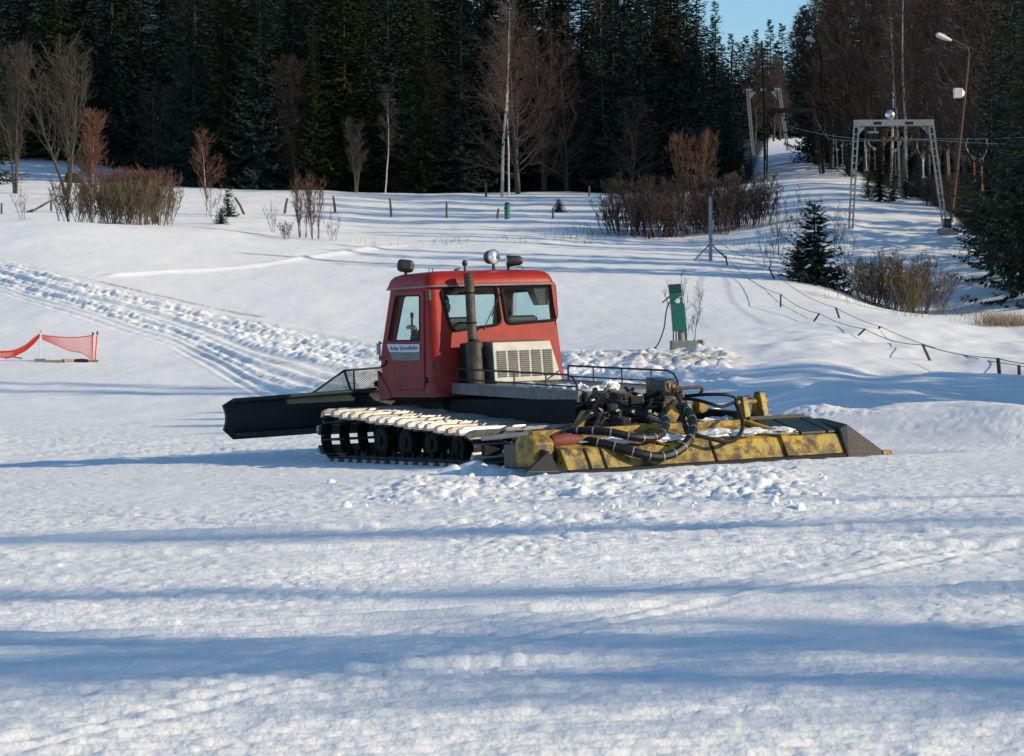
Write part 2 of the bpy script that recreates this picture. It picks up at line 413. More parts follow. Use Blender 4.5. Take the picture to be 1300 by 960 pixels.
def spline(pts, n=8):
    P = [Vector(p) for p in pts]; out = []
    for i in range(len(P) - 1):
        a = P[max(i - 1, 0)]; b = P[i]; c = P[i + 1]; d = P[min(i + 2, len(P) - 1)]
        for k in range(n):
            t = k / n
            out.append(.5 * ((2 * b) + (c - a) * t + (2 * a - 5 * b + 4 * c - d) * t * t + (3 * b - a - 3 * c + d) * t ** 3))
    out.append(P[-1]); return out
# ------------------------------------------------------------------ snow ground
def build_ground():
    ys = list(np.linspace(2.5, 8, 24)); y = 8.0
    while y < 105: y += min(max(.55 * y * y / 4537, .03), .17); ys.append(y)
    while y < 215: y += .38; ys.append(y)
    ys += list(np.geomspace(216, 1500, 60)); ys = np.array(ys)
    core = np.arange(-60, 1361, 2.2); g = np.geomspace(8, 42000, 46)
    us = np.concatenate([core[0] - g[::-1], core, core[-1] + g])
    U, Y = np.meshgrid(us, ys); X = (U - CU) / F * Y
    x, yy, u = X.ravel(), Y.ravel(), U.ravel()
    z = base_z(x, yy); v = CV - (z - CH) * F / yy
    near = yy < 215
    dz = np.zeros_like(z); dirt = np.zeros_like(z); litter = np.zeros_like(z)
    i = np.where(near)[0]; x_, y_, u_, v_ = x[i], yy[i], u[i], v[i]
    d = np.zeros_like(x_)
    front = 1 - sstep(45, 60, y_)
    # broad undulation, then fine roughness of driven-over snow
    d += .10 * fbm(x_ / 5, y_ / 9, 3, 1) * sstep(8, 16, y_) + .35 * fbm(x_ / 14, y_ / 22, 3, 2) * sstep(40, 70, y_)
    wx_ = x_ + .10 * fbm(x_ * 6, y_ * 4, 2, 44); wy_ = y_ + .10 * fbm(x_ * 6, y_ * 4, 2, 45)
    fr = fbm(x_ * 2.2, y_ * 1.6, 5, 3)
    d += .022 * fr * front * (.5 + vnoise(x_ / 2.5, y_ / 4, 7))
    d += .016 * fbm(x_ * 9, y_ * 7, 3, 4) * front * (.3 + 1.4 * vnoise(x_ / 1.7, y_ / 2.5, 8))
    d += .020 * fbm(x_ / 1.6 + 9, y_ * 2.6, 4, 6) * front
    # groomed corduroy, faint, in patches (ridges run left to right and slightly away)
    q = (y_ - .12 * x_) * (2 * PI / .16)
    patch = sstep(.50, .66, vnoise(x_ / 3.1, y_ / 4.5, 21)) * front
    d += .010 * np.sin(q) * patch
    d -= .009 * clods(wx_ / .15, wy_ / .24, 57) * front * sstep(.42, .62, vnoise(x_ / 1.1, y_ / 1.9, 58))
    d += .007 * clods(wx_ / .09, wy_ / .15, 59) * front * sstep(.40, .65, vnoise(x_ / 1.5 + 7, y_ / 1.7, 60))
    # ski tracks crossing the piste
    Rk = random.Random(12)
    for k in range(11):
        y0, sl_, cv = Rk.uniform(9.5, 31), Rk.choice((-1, 1)) * Rk.uniform(.25, 1.6), Rk.uniform(-.03, .03); xo = Rk.uniform(-4, 4); dp = Rk.uniform(.004, .009)
        for o_ in (0, .36):
            w = (y_ - y0 - o_ - sl_ * (x_ - xo) - cv * (x_ - xo) ** 2) / math.sqrt(1 + sl_ * sl_)
            d += front * dp * (-np.exp(-(w / .06) ** 2) + .5 * np.exp(-((np.abs(w) - .12) / .05) ** 2)) * sstep(.3, .5, vnoise(x_ / 2.2 + k, y_ / 3.1, 140 + k))
    # tramlines of earlier passes
    for k, off in enumerate((11.3, 13.1, 16.2, 18.4, 20.9)):
        w = y_ - (off + .10 * x_ + .5 * np.sin(x_ / 4 + k))
        d += (.035 * np.exp(-(w / .10) ** 2) - .02 * np.exp(-((w - .22) / .14) ** 2)) * (.4 + vnoise(x_ / 1.5, y_ * 0 + k, 31))
    # churned lumps
    vline = np.interp(u_, [420, 690, 1120], [598, 606, 578]); A = bump1(420, 560, 960, 1080, u_) * sstep(4, 13, v_ - vline) * (1 - sstep(632, 648, v_))
    A = np.maximum(A, .45 * bump1(-60, 0, 380, 470, u_) * bump1(545, 556, 572, 585, v_))
    B = .28 * bump1(880, 960, 1190, 1290, u_) * bump1(652, 668, 712, 728, v_)
    B = np.maximum(B, .40 * bump1(520, 640, 1000, 1100, u_) * bump1(640, 655, 690, 705, v_))
    Dm = bump1(690, 730, 900, 960, u_) * bump1(440, 452, 490, 508, v_)
    E = .8 * bump1(905, 950, 1110, 1160, u_) * bump1(527, 536, 548, 556, v_)
    mm = np.clip(np.maximum(np.maximum(A, B), E), 0, 1)
    wx = x_ + .08 * fbm(x_ * 5, y_ * 5, 2, 41); wy = y_ + .08 * fbm(x_ * 5, y_ * 5, 2, 43)
    c1 = clods(wx / .17, wy / .24, 51); c2 = clods(wx / .085, wy / .12, 52); c3 = clods(wx / .42, wy / .6, 53)
    tex = (.5 + vnoise(x_ / .9, y_ / 1.2, 61))
    d += .72 * mm * tex * (.045 * c1 + .035 * c2 + .04 * c3 + .11 * np.abs(fbm(wx / .22, wy / .3, 4, 54)))
    d += .011 * c2 * front * sstep(.45, .75, vnoise(x_ / 1.3, y_ / 2.2, 66))
    # snow heaped along the finished edge of the tiller
    # trail of tracked snow on the slope at the left
    vt = np.interp(u_, [-60, 0, 150, 300, 470, 560], [318, 328, 364, 400, 428, 440])
    vb = np.interp(u_, [-60, 0, 120, 220, 330, 480, 560], [362, 372, 412, 445, 505, 560, 570])
    wob = 5 * fbm(x_ / 2, y_ / 3, 3, 74); T = sstep(vt - 3, vt + 10, v_ + wob) * (1 - sstep(vb - 26, vb + 10, v_ + 2 * wob)) * (1 - sstep(430, 560, u_)) * sstep(50, 60, y_)
    s = (v_ - vt) / np.maximum(vb - vt, 1)
    cB = clods(wx / .5, wy / 1.0, 71); cC = clods(wx / 1.0, wy / 2.0, 72)
    rut = .6 * np.sin(s * 2 * PI * 9.3 + 1.5 * fbm(x_ / 4, y_ / 6, 2, 73)) + .5 * np.sin(s * 2 * PI * 4.1 + 2.5 * fbm(x_ / 5, y_ / 7, 2, 70))
    bl1 = np.abs(fbm(wx / .7, wy / 1.3, 4, 78)) * 2; bl2 = np.abs(fbm(wx / .20, wy / .7, 3, 79)) * 2
    d += .05 * fbm(x_ / .9, y_ / 2.2, 4, 76) * sstep(45, 60, y_) * (1 - sstep(115, 130, y_))
    lane = .25 + .95 * sstep(.36, .62, vnoise(s * 7.5 + .6 * fbm(x_ / 6, y_ / 9, 2, 87), x_ / 30, 88))
    d += .75 * T * lane * (.16 * fbm(x_ * 3.1, y_ * 1.7, 3, 78) + .13 * fbm(x_ * 8, y_ * 3.4, 2, 79) + .05 * bl1) + T * (.06 * rut * (.55 + vnoise(x_ / 3, y_ / 5, 75)))
    # a lone ski trace climbing across the clean slope
    vs = np.interp(u_, [120, 250, 330, 420, 520], [352, 343, 335, 322, 312])
    d += .10 * np.exp(-((v_ - vs) / 1.6) ** 2) * bump1(120, 150, 480, 560, u_)
    # dug-over mound round the cabinet
    d += Dm * (.42 * np.abs(fbm(wx / .8, wy / 1.4, 4, 81)) * tex + .20 * np.abs(fbm(wx / .3, wy / .5, 3, 82)) + .14 * clods(wx / .45, wy / .7, 82) * tex + .04)
    # lumpy bank at the right
    R = bump1(880, 1040, 1700, 1900, u_) * bump1(452, 480, 548, 566, v_)
    d += R * (.85 * fbm(x_ / 3.2, y_ / 5.5, 3, 91) + .10)
    R2 = bump1(930, 1000, 1400, 1700, u_) * bump1(400, 425, 470, 490, v_)
    d += R2 * .40 * fbm(x_ / 2.2, y_ / 4.5, 3, 93)
    # hummocks on the far slopes
    far = sstep(110, 130, y_)
    d += far * .28 * fbm(x_ / 4, y_ / 9, 4, 95)
    # keep the ground level under the vehicle
    dxv, dyv = x_ + .08, y_ - 33.0
    lx = dxv * .866 + dyv * .5; ly = -dxv * .5 + dyv * .866
    foot = (1 - sstep(2.6, 3.2, np.abs(lx))) * bump1(-5.6, -5.0, 1.4, 2.2, ly)
    d = d * (1 - foot) + foot * (.012 - .085 * (1 - sstep(-3.6, -3.2, ly)) - .03 * (1 - sstep(-4.7, -4.4, ly)) + .02 * fr)
    # spill of snow by the rear of the near track
    d += .16 * np.exp(-(((lx + 2.3) / .35) ** 2 + ((ly + 3.55) / .5) ** 2)) * (.6 + .8 * c1)
    d -= .10 * np.exp(-((lx + 1.48) / .62) ** 2) * bump1(1.2, 2.2, 30, 40, ly) * 0
    dz[i] = d
    di = np.zeros_like(x_)
    di = np.maximum(di, .95 * np.exp(-(((u_ - 868) / 70) ** 2 + ((v_ - 458) / 9) ** 2)) )
    di = np.maximum(di, .8 * np.exp(-(((u_ - 800) / 60) ** 2 + ((v_ - 455) / 5) ** 2)) )
    di = np.maximum(di, .9 * np.exp(-(((u_ - 348) / 16) ** 2 + ((v_ - 459) / 3) ** 2)) )
    di = np.maximum(di, .7 * np.exp(-(((u_ - 1275) / 30) ** 2 + ((v_ - 404) / 7) ** 2)) )
    vl = np.interp(u_, [20, 150, 300, 410], [334, 363, 398, 417])
    di = np.maximum(di, .9 * np.exp(-((v_ - vl) / 1.3) ** 2) * bump1(20, 60, 380, 420, u_) * sstep(.35, .6, vnoise(x_ / 2.0, y_ / 2.0, 97)))
    di = np.maximum(di, .75 * bump1(1000, 1040, 1130, 1210, u_) * np.exp(-((y_ - np.interp(u_, [1000, 1070, 1130, 1200], [104, 100.5, 97, 95.5])) / 1.1) ** 2))
    dirt[i] = di
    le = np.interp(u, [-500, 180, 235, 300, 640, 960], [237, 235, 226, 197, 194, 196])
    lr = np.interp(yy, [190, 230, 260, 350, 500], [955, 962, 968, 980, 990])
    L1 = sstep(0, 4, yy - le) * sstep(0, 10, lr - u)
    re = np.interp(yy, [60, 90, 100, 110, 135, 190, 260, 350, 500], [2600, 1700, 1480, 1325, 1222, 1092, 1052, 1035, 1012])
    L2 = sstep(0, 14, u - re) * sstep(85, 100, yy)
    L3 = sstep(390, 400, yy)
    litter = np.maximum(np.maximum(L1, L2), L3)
    z = z + dz
    nr, nc = U.shape
    co = np.empty((nr * nc, 3), np.float32); co[:, 0] = x; co[:, 1] = yy; co[:, 2] = z
    a = (np.arange(nr - 1)[:, None] * nc + np.arange(nc - 1)[None, :]).ravel()
    quads = np.stack([a, a + 1, a + nc + 1, a + nc], 1).astype(np.int32)
    me = bpy.data.meshes.new('snow_ground')
    me.vertices.add(nr * nc); me.vertices.foreach_set('co', co.ravel())
    me.loops.add(quads.size); me.loops.foreach_set('vertex_index', quads.ravel())
    me.polygons.add(len(quads)); me.polygons.foreach_set('loop_start', np.arange(0, quads.size, 4, dtype=np.int32))
    me.polygons.foreach_set('use_smooth', np.ones(len(quads), bool))
    for nm, arr in (('dirt', dirt), ('litter', litter)):
        at_ = me.attributes.new(nm, 'FLOAT', 'POINT'); at_.data.foreach_set('value', arr.astype(np.float32))
    me.update(calc_edges=True); me.materials.append(MT['snow'])
    o = bpy.data.objects.new('snow_ground', me); COL.objects.link(o); o['kind'] = 'structure'
    # the same snowfield carried on behind the viewpoint
    m = MB(); xs = np.concatenate([np.linspace(-600, -30, 12), np.linspace(-25, 25, 21), np.linspace(30, 600, 12)]); yb = [-300, -120, -40, -10, 2.5]
    for yv in yb:
        for xv in xs: m.v.append((xv, yv, gz(xv, 3.0)))
    n = len(xs)
    for r in range(len(yb) - 1):
        for c in range(n - 1):
            m.f.append((r * n + c, r * n + c + 1, (r + 1) * n + c + 1, (r + 1) * n + c)); m.mi.append(0)
    b = m.build('snow_ground_behind', 'snow', smooth=True); b.name = 'snow_ground'; b['kind'] = 'structure'
    return o
GROUND = build_ground()

# loose lumps of snow thrown out by the tiller, too many to count
def build_lumps():
    m = MB(); bm = bmesh.new(); bmesh.ops.create_icosphere(bm, subdivisions=2, radius=1); bv = [v.co.copy() for v in bm.verts]; bf = [tuple(v.index for v in f.verts) for f in bm.faces]; bm.free()
    R = random.Random(5)
    def put(u, v, s):
        p = hit(u, v, 8, 130)
        q = Quaternion((R.random(), R.random(), R.random(), R.random())).normalized()
        k = Vector((R.uniform(.7, 1.3), R.uniform(.7, 1.3), R.uniform(.7, 1.0))) * s
        m.add([p + Vector((0, 0, s * .1 + .012)) + q @ Vector((c.x * k.x * R.uniform(.84, 1.16), c.y * k.y * R.uniform(.84, 1.16), c.z * k.z * R.uniform(.88, 1.12))) for c in bv], bf)
    for _ in range(150):
        u = R.gauss(760, 190); v = R.uniform(602, 640) + abs(R.gauss(0, 6))
        if 420 < u < 1090: put(u, v, abs(R.gauss(.016, .013)) + .008)
    for _ in range(0):
        u = R.uniform(880, 1240); v = R.gauss(690, 18); put(u, v, abs(R.gauss(.010, .008)) + .006)
    for _ in range(250):
        u = R.uniform(930, 1145); v = R.gauss(541, 4); put(u, v, abs(R.gauss(.022, .016)) + .01)
    for _ in range(0):
        u = R.uniform(-10, 700); v = R.uniform(600, 760); put(u, v, abs(R.gauss(.007, .006)) + .004)
    for _ in range(0):
        u = R.uniform(0, 480); v = 345 + u * .27 + R.gauss(18, 14); put(u, v, abs(R.gauss(.028, .018)) + .012)
    for _ in range(50):
        u = R.gauss(800, 60); v = R.gauss(468, 12); put(u, v, abs(R.gauss(.045, .035)) + .02)
    o = m.build('snow_lumps', 'snow_lump', smooth=True); tag(o, 'loose lumps of snow scattered over the churned piste', 'snow', kind='stuff')
build_lumps()

# ------------------------------------------------------------------ sky, sun, camera
SUN_AZ = math.radians(-16)     # from +X (picture right) towards the viewer
SUN_EL = math.radians(21.5)
w = bpy.data.worlds.new('World'); SC.world = w; w.use_nodes = True
nt = w.node_tree; bg = nt.nodes['Background']; sky = nt.nodes.new('ShaderNodeTexSky'); sky.sky_type = 'NISHITA'
sky.sun_disc = False; sky.sun_elevation = SUN_EL; sky.altitude = 900; sky.air_density = 1.0; sky.dust_density = 0.0; sky.ozone_density = 2.0
sdir = Vector((math.cos(SUN_AZ) * math.cos(SUN_EL), math.sin(SUN_AZ) * math.cos(SUN_EL), math.sin(SUN_EL)))
sky.sun_rotation = math.atan2(sdir.x, sdir.y)
tint = nt.nodes.new('ShaderNodeMix'); tint.data_type = 'RGBA'; tint.blend_type = 'MULTIPLY'; tint.inputs[0].default_value = 1; tint.inputs[7].default_value = (.82, .97, 1.0, 1)
nt.links.new(sky.outputs[0], tint.inputs[6]); nt.links.new(tint.outputs[2], bg.inputs[0]); bg.inputs[1].default_value = .15
sl = bpy.data.lights.new('sun', 'SUN'); sl.energy = 5.0; sl.angle = math.radians(.5); sl.color = (1.0, .825, .57)
so = bpy.data.objects.new('sun', sl); COL.objects.link(so); so.rotation_euler = sdir.to_track_quat('Z', 'Y').to_euler(); so.location = (60, -20, 60)
cam = bpy.data.cameras.new('camera'); co_ = bpy.data.objects.new('camera', cam); COL.objects.link(co_)
co_.location = (0, 0, CH); co_.rotation_euler = (math.radians(90), 0, 0)
cam.sensor_width = 36; cam.lens = F / 1300 * 36; cam.shift_y = (CV - 480) / 1300; cam.dof.use_dof = True; cam.dof.focus_distance = 33.0; cam.dof.aperture_fstop = 10.0; cam.clip_end = 4000; cam.clip_start = .1
SC.camera = co_
SC.view_settings.view_transform = 'Standard'; SC.view_settings.look = 'None'; SC.view_settings.exposure = 0
# ------------------------------------------------------------------ snow groomer
K = 1.1
VM = Matrix.Translation((-.08, 33.0, 0.0)) @ Matrix.Rotation(-.036, 4, 'Y') @ Matrix.Rotation(math.radians(30), 4, 'Z') @ Matrix.Scale(K, 4)
VI = VM.inverted()
def V(u, v, **k):
    """point of the machine seen at (u, v) on one of its own planes x=, y= or z="""
    o = VI @ Vector((0, 0, CH)); d = (VI @ at(u, v, 10.0)) - o
    ax, val = list(k.items())[0]; i = 'xyz'.index(ax); t = (val - o[i]) / d[i]
    return o + d * t
def set_local(o):
    o.matrix_world = VM
    return o
G = thing('snow_groomer', 'red tracked snow groomer with black front blade and worn yellow tiller', 'snow groomer')
set_local(G)

# --- cab shell
ZB, ZL = .70, 1.97
def tz(z): return (z - ZB) / 1.25
def xl(z): return -.90 + .02 * tz(z)
def xr(z): return .855 - .085 * tz(z)
def yr(z): return .10 * tz(z)
def yf(z): return 1.34 + .06 * (z - ZB) / .48 if z < 1.18 else 1.40 - .30 * (z - 1.18) / .79
RC, RCR = .09, .03
def side_pt(sgn, off=0.0):
    return lambda y, z: Vector(((xl(z) - off) if sgn < 0 else (xr(z) + off), y, z))
def rear_pt(off=0.0): return lambda x, z: Vector((x, yr(z) - off, z))
def front_pt(off=0.0): return lambda x, z: Vector((x, yf(z) + off, z))
win_side = [V(*p, x=-.885) for p in ((503.5, 376), (534, 375.3), (534.8, 432.3), (494.6, 432.6))]
win_side = [(p.y, p.z) for p in win_side]
win_r = [(1.02, 1.90), (.16, 1.90), (.14, 1.28), (1.18, 1.28)]
door_out = [V(*p, x=-.885) for p in ((500.2, 370.5), (538.5, 369.5), (541, 494), (501.5, 494.5), (486.2, 456), (491, 433))]
door_out = [(p.y, p.z) for p in door_out]
w1 = [V(*p, y=.06) for p in ((560.5, 368), (631.5, 361.5), (636, 411.5), (573, 420.5))]
w1 = [(p.x, p.z) for p in w1]
w2 = [V(*p, y=.06) for p in ((637.5, 361.5), (705.6, 357.8), (707.2, 406), (643.5, 411.5))]
w2 = [(p.x, p.z) for p in w2]
w1r, w2r = rquad(w1, .07), rquad(w2, .07)
cab = G
def outline_side(RC=RC):
    zs = [ZB, .94, 1.18, 1.45, 1.7, ZL]
    return [(yr(z) + RC, z) for z in zs] + [(yf(z) - RC, z) for z in reversed(zs)]
m = MB()
m.sheet(outline_side(), [rquad(win_side, .03)], side_pt(-1)); left = m.build('side_panel', 'red_side', G, solid=.025, bevel=0)
m = MB(); m.sheet(outline_side(RCR), [rquad(win_r, .05)], side_pt(1, -.022)); m.build('side_panel', 'red', G, solid=-.022)
zs = [ZB, .94, 1.18, 1.45, 1.7, ZL]
m = MB(); m.sheet([(xl(z) + RC, z) for z in zs] + [(xr(z) - RCR, z) for z in reversed(zs)], [w1r, w2r], rear_pt()); m.build('rear_panel', 'red', G, solid=.025)
wf = rquad([(-.70, 1.22), (.66, 1.22), (.60, 1.90), (-.66, 1.90)], .06)
m = MB(); m.sheet([(xl(z) + RC, z) for z in zs] + [(xr(z) - RCR, z) for z in reversed(zs)], [wf], front_pt()); m.build('front_panel', 'red', G, solid=.025)
m = MB()
for (xf, yfn, sx, sy) in ((xl, yr, 1, 1), (xr, yr, -1, 1), (xl, yf, 1, -1), (xr, yf, -1, -1)):
    rows = []; rc = RC if sx > 0 else RCR
    for z in zs:
        cx, cy = xf(z) + sx * rc, yfn(z) + sy * rc
        rows.append([Vector((cx - sx * rc * math.cos(a), cy - sy * rc * math.sin(a), z)) for a in [PI / 2 * k / 6 for k in range(7)]])
    n = 7; m = MB(); m.add([p for r in rows for p in r], [(i * n + k, i * n + k + 1, (i + 1) * n + k + 1, (i + 1) * n + k) for i in range(len(rows) - 1) for k in range(6)]); m.build('corner_panel', 'red', G, smooth=True)
m = MB()
m = MB()
m.hexa([(xl(.7) + .06, .04, .66), (xr(.7) - .04, .04, .66), (xr(.7) - .04, 1.30, .66), (xl(.7) + .06, 1.30, .66), (xl(.7) + .03, .03, .72), (xr(.7) - .03, .03, .72), (xr(.7) - .03, 1.32, .72), (xl(.7) + .03, 1.32, .72)])
m.build('cab_floor', 'dark', G)
# skirt below the front of the cab side
m = MB(); m.prism([(-.915, 1.36, .66), (-.915, 1.05, .69), (-.915, 1.10, .78), (-.915, 1.40, 1.02)], (.05, 0, 0)); m.build('front_skirt', 'red_side', G, bevel=.01)
# door
m = MB(); m.sheet(rquad(door_out, .03), [rquad(win_side, .03)], side_pt(-1, .016)); door = m.build('door', 'red_side', G, solid=.018, bevel=.004)
m = MB(); m.sheet(rquad([(a * .995 + .003, b) for a, b in win_side], .03), [], side_pt(-1, -.004)); m.build('pane', 'glass', door)
m = MB(); pts = rquad(win_side, .03); m.tube([side_pt(-1, .017)(*p) for p in pts], .009, 6, closed=True); m.build('window_seal', 'rubber', door)
for vv in (379, 483):
    q = V(539.3, vv, x=-.92); m = MB(); m.box(q, (.03, .045, .06)); m.build('hinge', 'black', door, bevel=.006)
q = V(487.5, 462, x=-.92); m = MB(); m.bar(q + Vector((0, -.06, .03)), q + Vector((0, .06, -.03)), .03, .03); m.build('door_handle', 'black', door)
# sign panel with lettering
sg = [V(*p, x=-.885) for p in ((493.5, 436.8), (535.8, 436.8), (535.8, 457.6), (501.3, 457.6))]
m = MB(); m.sheet([(p.y, p.z) for p in sg], [], side_pt(-1, .022)); sign = m.build('sign_panel', 'signgrey', G, solid=.004)
sw = [V(*p, x=-.885) for p in ((493.8, 437), (535.5, 437), (535.5, 447), (497.6, 447))]
m = MB(); m.sheet([(p.y, p.z) for p in sw], [], side_pt(-1, .027)); m.build('sign_band', 'signwhite', sign, solid=.003)
def lettering(text, size, origin, xdir, zdir, name, material, parent, width=None):
    cu = bpy.data.curves.new('t', 'FONT'); cu.body = text; cu.size = size; cu.extrude = .001
    ob = bpy.data.objects.new('t', cu); COL.objects.link(ob)
    bpy.context.view_layer.update(); me = bpy.data.meshes.new_from_object(ob.evaluated_get(bpy.context.evaluated_depsgraph_get()))
    COL.objects.unlink(ob); bpy.data.objects.remove(ob)
    xs = [v.co.x for v in me.vertices]; k = width / (max(xs) - min(xs)) if width else 1
    X, Z = Vector(xdir), Vector(zdir); Nn = X.cross(Z)
    for v in me.vertices: v.co = Vector(origin) + X * (v.co.x - min(xs)) * k + Z * v.co.y + Nn * v.co.z
    me.materials.clear(); me.materials.append(MT[material])
    o = bpy.data.objects.new(name, me); COL.objects.link(o); o.parent = parent; return o
a = V(499.0, 445.0, x=-.885); b = V(533.5, 445.0, x=-.885)
oa = side_pt(-1, .0295)(a.y, a.z)
wt_ = abs(a.y - b.y)
lettering('Arber', .072, oa, (0, -1, 0), (0, 0, 1), 'lettering', 'ink', sign, width=wt_ * .315)
lettering('Sesselbahn', .072, oa + Vector((0, -wt_ * .36, 0)), (0, -1, 0), (0, 0, 1), 'lettering', 'ink', sign, width=wt_ * .64)
# dark smudge and marker lamp
q = V(555, 463, x=-.9); m = MB(); m.sheet([(q.y + .13, q.z - .02), (q.y + .10, q.z - .05), (q.y - .02, q.z - .035), (q.y - .0, q.z + .03), (q.y + .05, q.z + .035)], [], side_pt(-1, .004)); m.build('scrape_mark', 'blackmark', G, solid=.003)
q = V(545, 375, x=-.9); m = MB(); m.box((-.905, q.y, q.z), (.04, .05, .13)); m.build('marker_lamp', 'black', G, bevel=.008)
# rear windows
for wr, pts in ((w1r, w1), (w2r, w2)):
    m = MB(); m.tube([rear_pt(.006)(*p) for p in wr], .018, 6, closed=True); fr = m.build('rear_window', 'rubber', G, smooth=True)
    m = MB(); m.sheet(wr, [], rear_pt(-.008)); m.build('pane', 'glass', fr)
m = MB(); m.tube([front_pt(.006)(*p) for p in wf], .018, 6, closed=True); fr = m.build('windscreen', 'rubber', G, smooth=True)
m = MB(); m.sheet(wf, [], front_pt(-.008)); m.build('pane', 'glass', fr)
m = MB(); m.tube([side_pt(1, -.03)(*p) for p in rquad(win_r, .05)], .012, 6, closed=True); fr = m.build('side_window', 'rubber', G, smooth=True)
m = MB(); m.sheet(rquad(win_r, .05), [], side_pt(1, -.032)); m.build('pane', 'glass', fr)
# rear wiper
m = MB(); a, b, c = V(630, 378, y=.03), V(616, 414, y=.0), V(614, 418, y=-.02); m.tube([a + Vector((0, -.035, 0)), b], .006, 5); m.tube([b, c], .012, 5)
m.tube([V(634, 370, y=.02) + Vector((0, -.03, 0)), V(623, 402, y=.01) + Vector((0, -.02, 0))], .008, 4); m.build('wiper', 'black', G)
# roof
def ring(x0, x1, y0, y1, r, z, dz=0.0, n=6):
    out = []
    for cx, cy, a0 in ((x1 - r, y0 + r, -90), (x1 - r, y1 - r, 0), (x0 + r, y1 - r, 90), (x0 + r, y0 + r, 180)):
        for k in range(n + 1):
            a = math.radians(a0 + 90 * k / n); out.append(Vector((cx + r * math.cos(a), cy + r * math.sin(a), z)))
    return out
def roofring(g, z, r=.12): return ring(xl(ZL) - .025 + g, xr(ZL) + .035 - g, yr(ZL) - .045 + g, yf(ZL) + .05 - g, r, z)
m = MB(); m.rings([roofring(.03, 1.955), roofring(.0, 1.96), roofring(-.005, 1.975), roofring(.012, 2.03), roofring(.03, 2.075), roofring(.065, 2.11), roofring(.13, 2.132), roofring(.3, 2.147, .1), roofring(.5, 2.152, .05)])
roof = m.build('roof', 'red', G, smooth=True)
m = MB(); m.tube(roofring(-.008, 1.965), .011, 6, closed=True); m.build('drip_rail', 'galv', roof, smooth=True)
# lamps on the roof
def drum_lamp(c, d, r, L, lens, name):
    c, d = Vector(c), Vector(d).normalized(); m = MB()
    m.lathe(c, d, [(r * .55, -L), (r * .9, -L * .75), (r, -L * .2), (r * 1.06, 0), (r * 1.06, .015), (r * .97, .015)], 18)
    o = m.build(name, 'black', G, smooth=True)
    m = MB(); m.lathe(c + d * .004, d, [(r * .95, 0.004), (r * .93, .014), (r * .6, .026), (0, .034)], 18); m.build('lens', lens, o, smooth=True)
    m = MB(); m.cyl((c.x, c.y, c.z - r * .9), (c.x, c.y, 2.09), .018, n=8); m.build('bracket', 'black', o)
    return o
q = V(626, 326, y=.30); drum_lamp(q, (.12, -1, .05), .085, .12, 'chrome', 'work_lamp')
q = V(645, 331.5, y=.42); drum_lamp(q, (-.9, .45, 0), .066, .17, 'chrome', 'work_lamp')
q = V(515, 341, x=-.66); m = MB(); m.rings([ring(q.x - .11, q.x + .11, q.y - .085 * k, q.y + .085 * k, .03, 0) for k in (1,)] , 0, 0) if 0 else None
m = MB(); rot = Matrix.Rotation(math.radians(9), 3, 'Y') @ Matrix.Rotation(math.radians(-20), 3, 'Z'); m.box(q + Vector((0, 0, .03)), (.2, .11, .15), rot); hl = m.build('headlamp', 'black', G, bevel=.045)
m = MB(); m.cyl((q.x, q.y, q.z - .03), (q.x, q.y, 2.06), .02); m.build('bracket', 'rust', hl)
q = V(590, 334, y=.22); m = MB(); m.cyl((q.x, q.y, 2.10), q - Vector((0, 0, .02)), .012); bm_ = m.build('beacon_stem', 'black', G)
m = MB(); m.lathe(q - Vector((0, 0, .035)), (0, 0, 1), [(.02, 0), (.032, .015), (.034, .04), (.022, .065), (0, .07)], 12); m.build('cap', 'black', bm_, smooth=True)
q = V(582, 343, y=.45); m = MB(); m.lathe((q.x, q.y, 2.10), (0, 0, 1), [(.06, 0), (.065, .03), (.05, .07), (0, .09)], 14); m.build('roof_vent', 'galv', G, smooth=True)
q = V(547, 344, y=.65); m = MB(); m.tube([(q.x - .03, q.y, 2.10), (q.x - .02, q.y, 2.19), (q.x + .02, q.y, 2.19), (q.x + .035, q.y, 2.10)], .009, 5); m.build('lifting_eye', 'galv', G)
m = MB(); a = V(664, 337, y=.35); m.tube([(a.x - .09, a.y, 2.17), (a.x - .03, a.y, 2.19), (a.x + .01, a.y, 2.15)], .006, 5); m.build('lamp_cable', 'black', G)
# mirror at the front corner
a, b = V(481.5, 436, x=-.98), V(484, 450, x=-.95); m = MB(); m.tube([(-.89, 1.30, a.z + .0), a + Vector((0, 0, .02)), a - Vector((0, 0, .13)), (-.89, 1.36, a.z - .2)], .011, 5)
mi = m.build('mirror_arm', 'galv', G); m = MB(); m.box(a + Vector((-.01, .01, -.06)), (.06, .012, .12)); m.build('mirror', 'chrome', mi, bevel=.004)
# --- inside the cab
def seat(x, y):
    m = MB(); m.box((x, y + .22, 1.02), (.44, .46, .14)); s = m.build('seat', 'seat', G, bevel=.04)
    m = MB(); m.box((x, y, 1.33), (.44, .12, .56), Matrix.Rotation(math.radians(8), 3, 'X')); m.build('backrest', 'seat', s, bevel=.05)
    m = MB(); m.box((x, y + .2, .84), (.34, .34, .26)); m.build('seat_base', 'dark', s)
    return s
seat(-.50, .22); seat(.42, .30)
m = MB(); m.hexa([(-.8, 1.0, .75), (.75, 1.0, .75), (.75, 1.28, .75), (-.8, 1.28, .75), (-.78, 1.02, 1.14), (.72, 1.02, 1.14), (.72, 1.30, 1.20), (-.78, 1.30, 1.20)]); m.build('dashboard', 'inner', G, bevel=.02)
m = MB(); m.tube([Vector((-.52 + .16 * math.cos(t), .86 - .06 * math.sin(t), 1.28 + .13 * math.sin(t))) for t in [2 * PI * k / 16 for k in range(16)]], .012, 6, closed=True); m.cyl((-.52, .86, 1.28), (-.52, 1.08, 1.10), .018); m.build('steering_wheel', 'black', G)
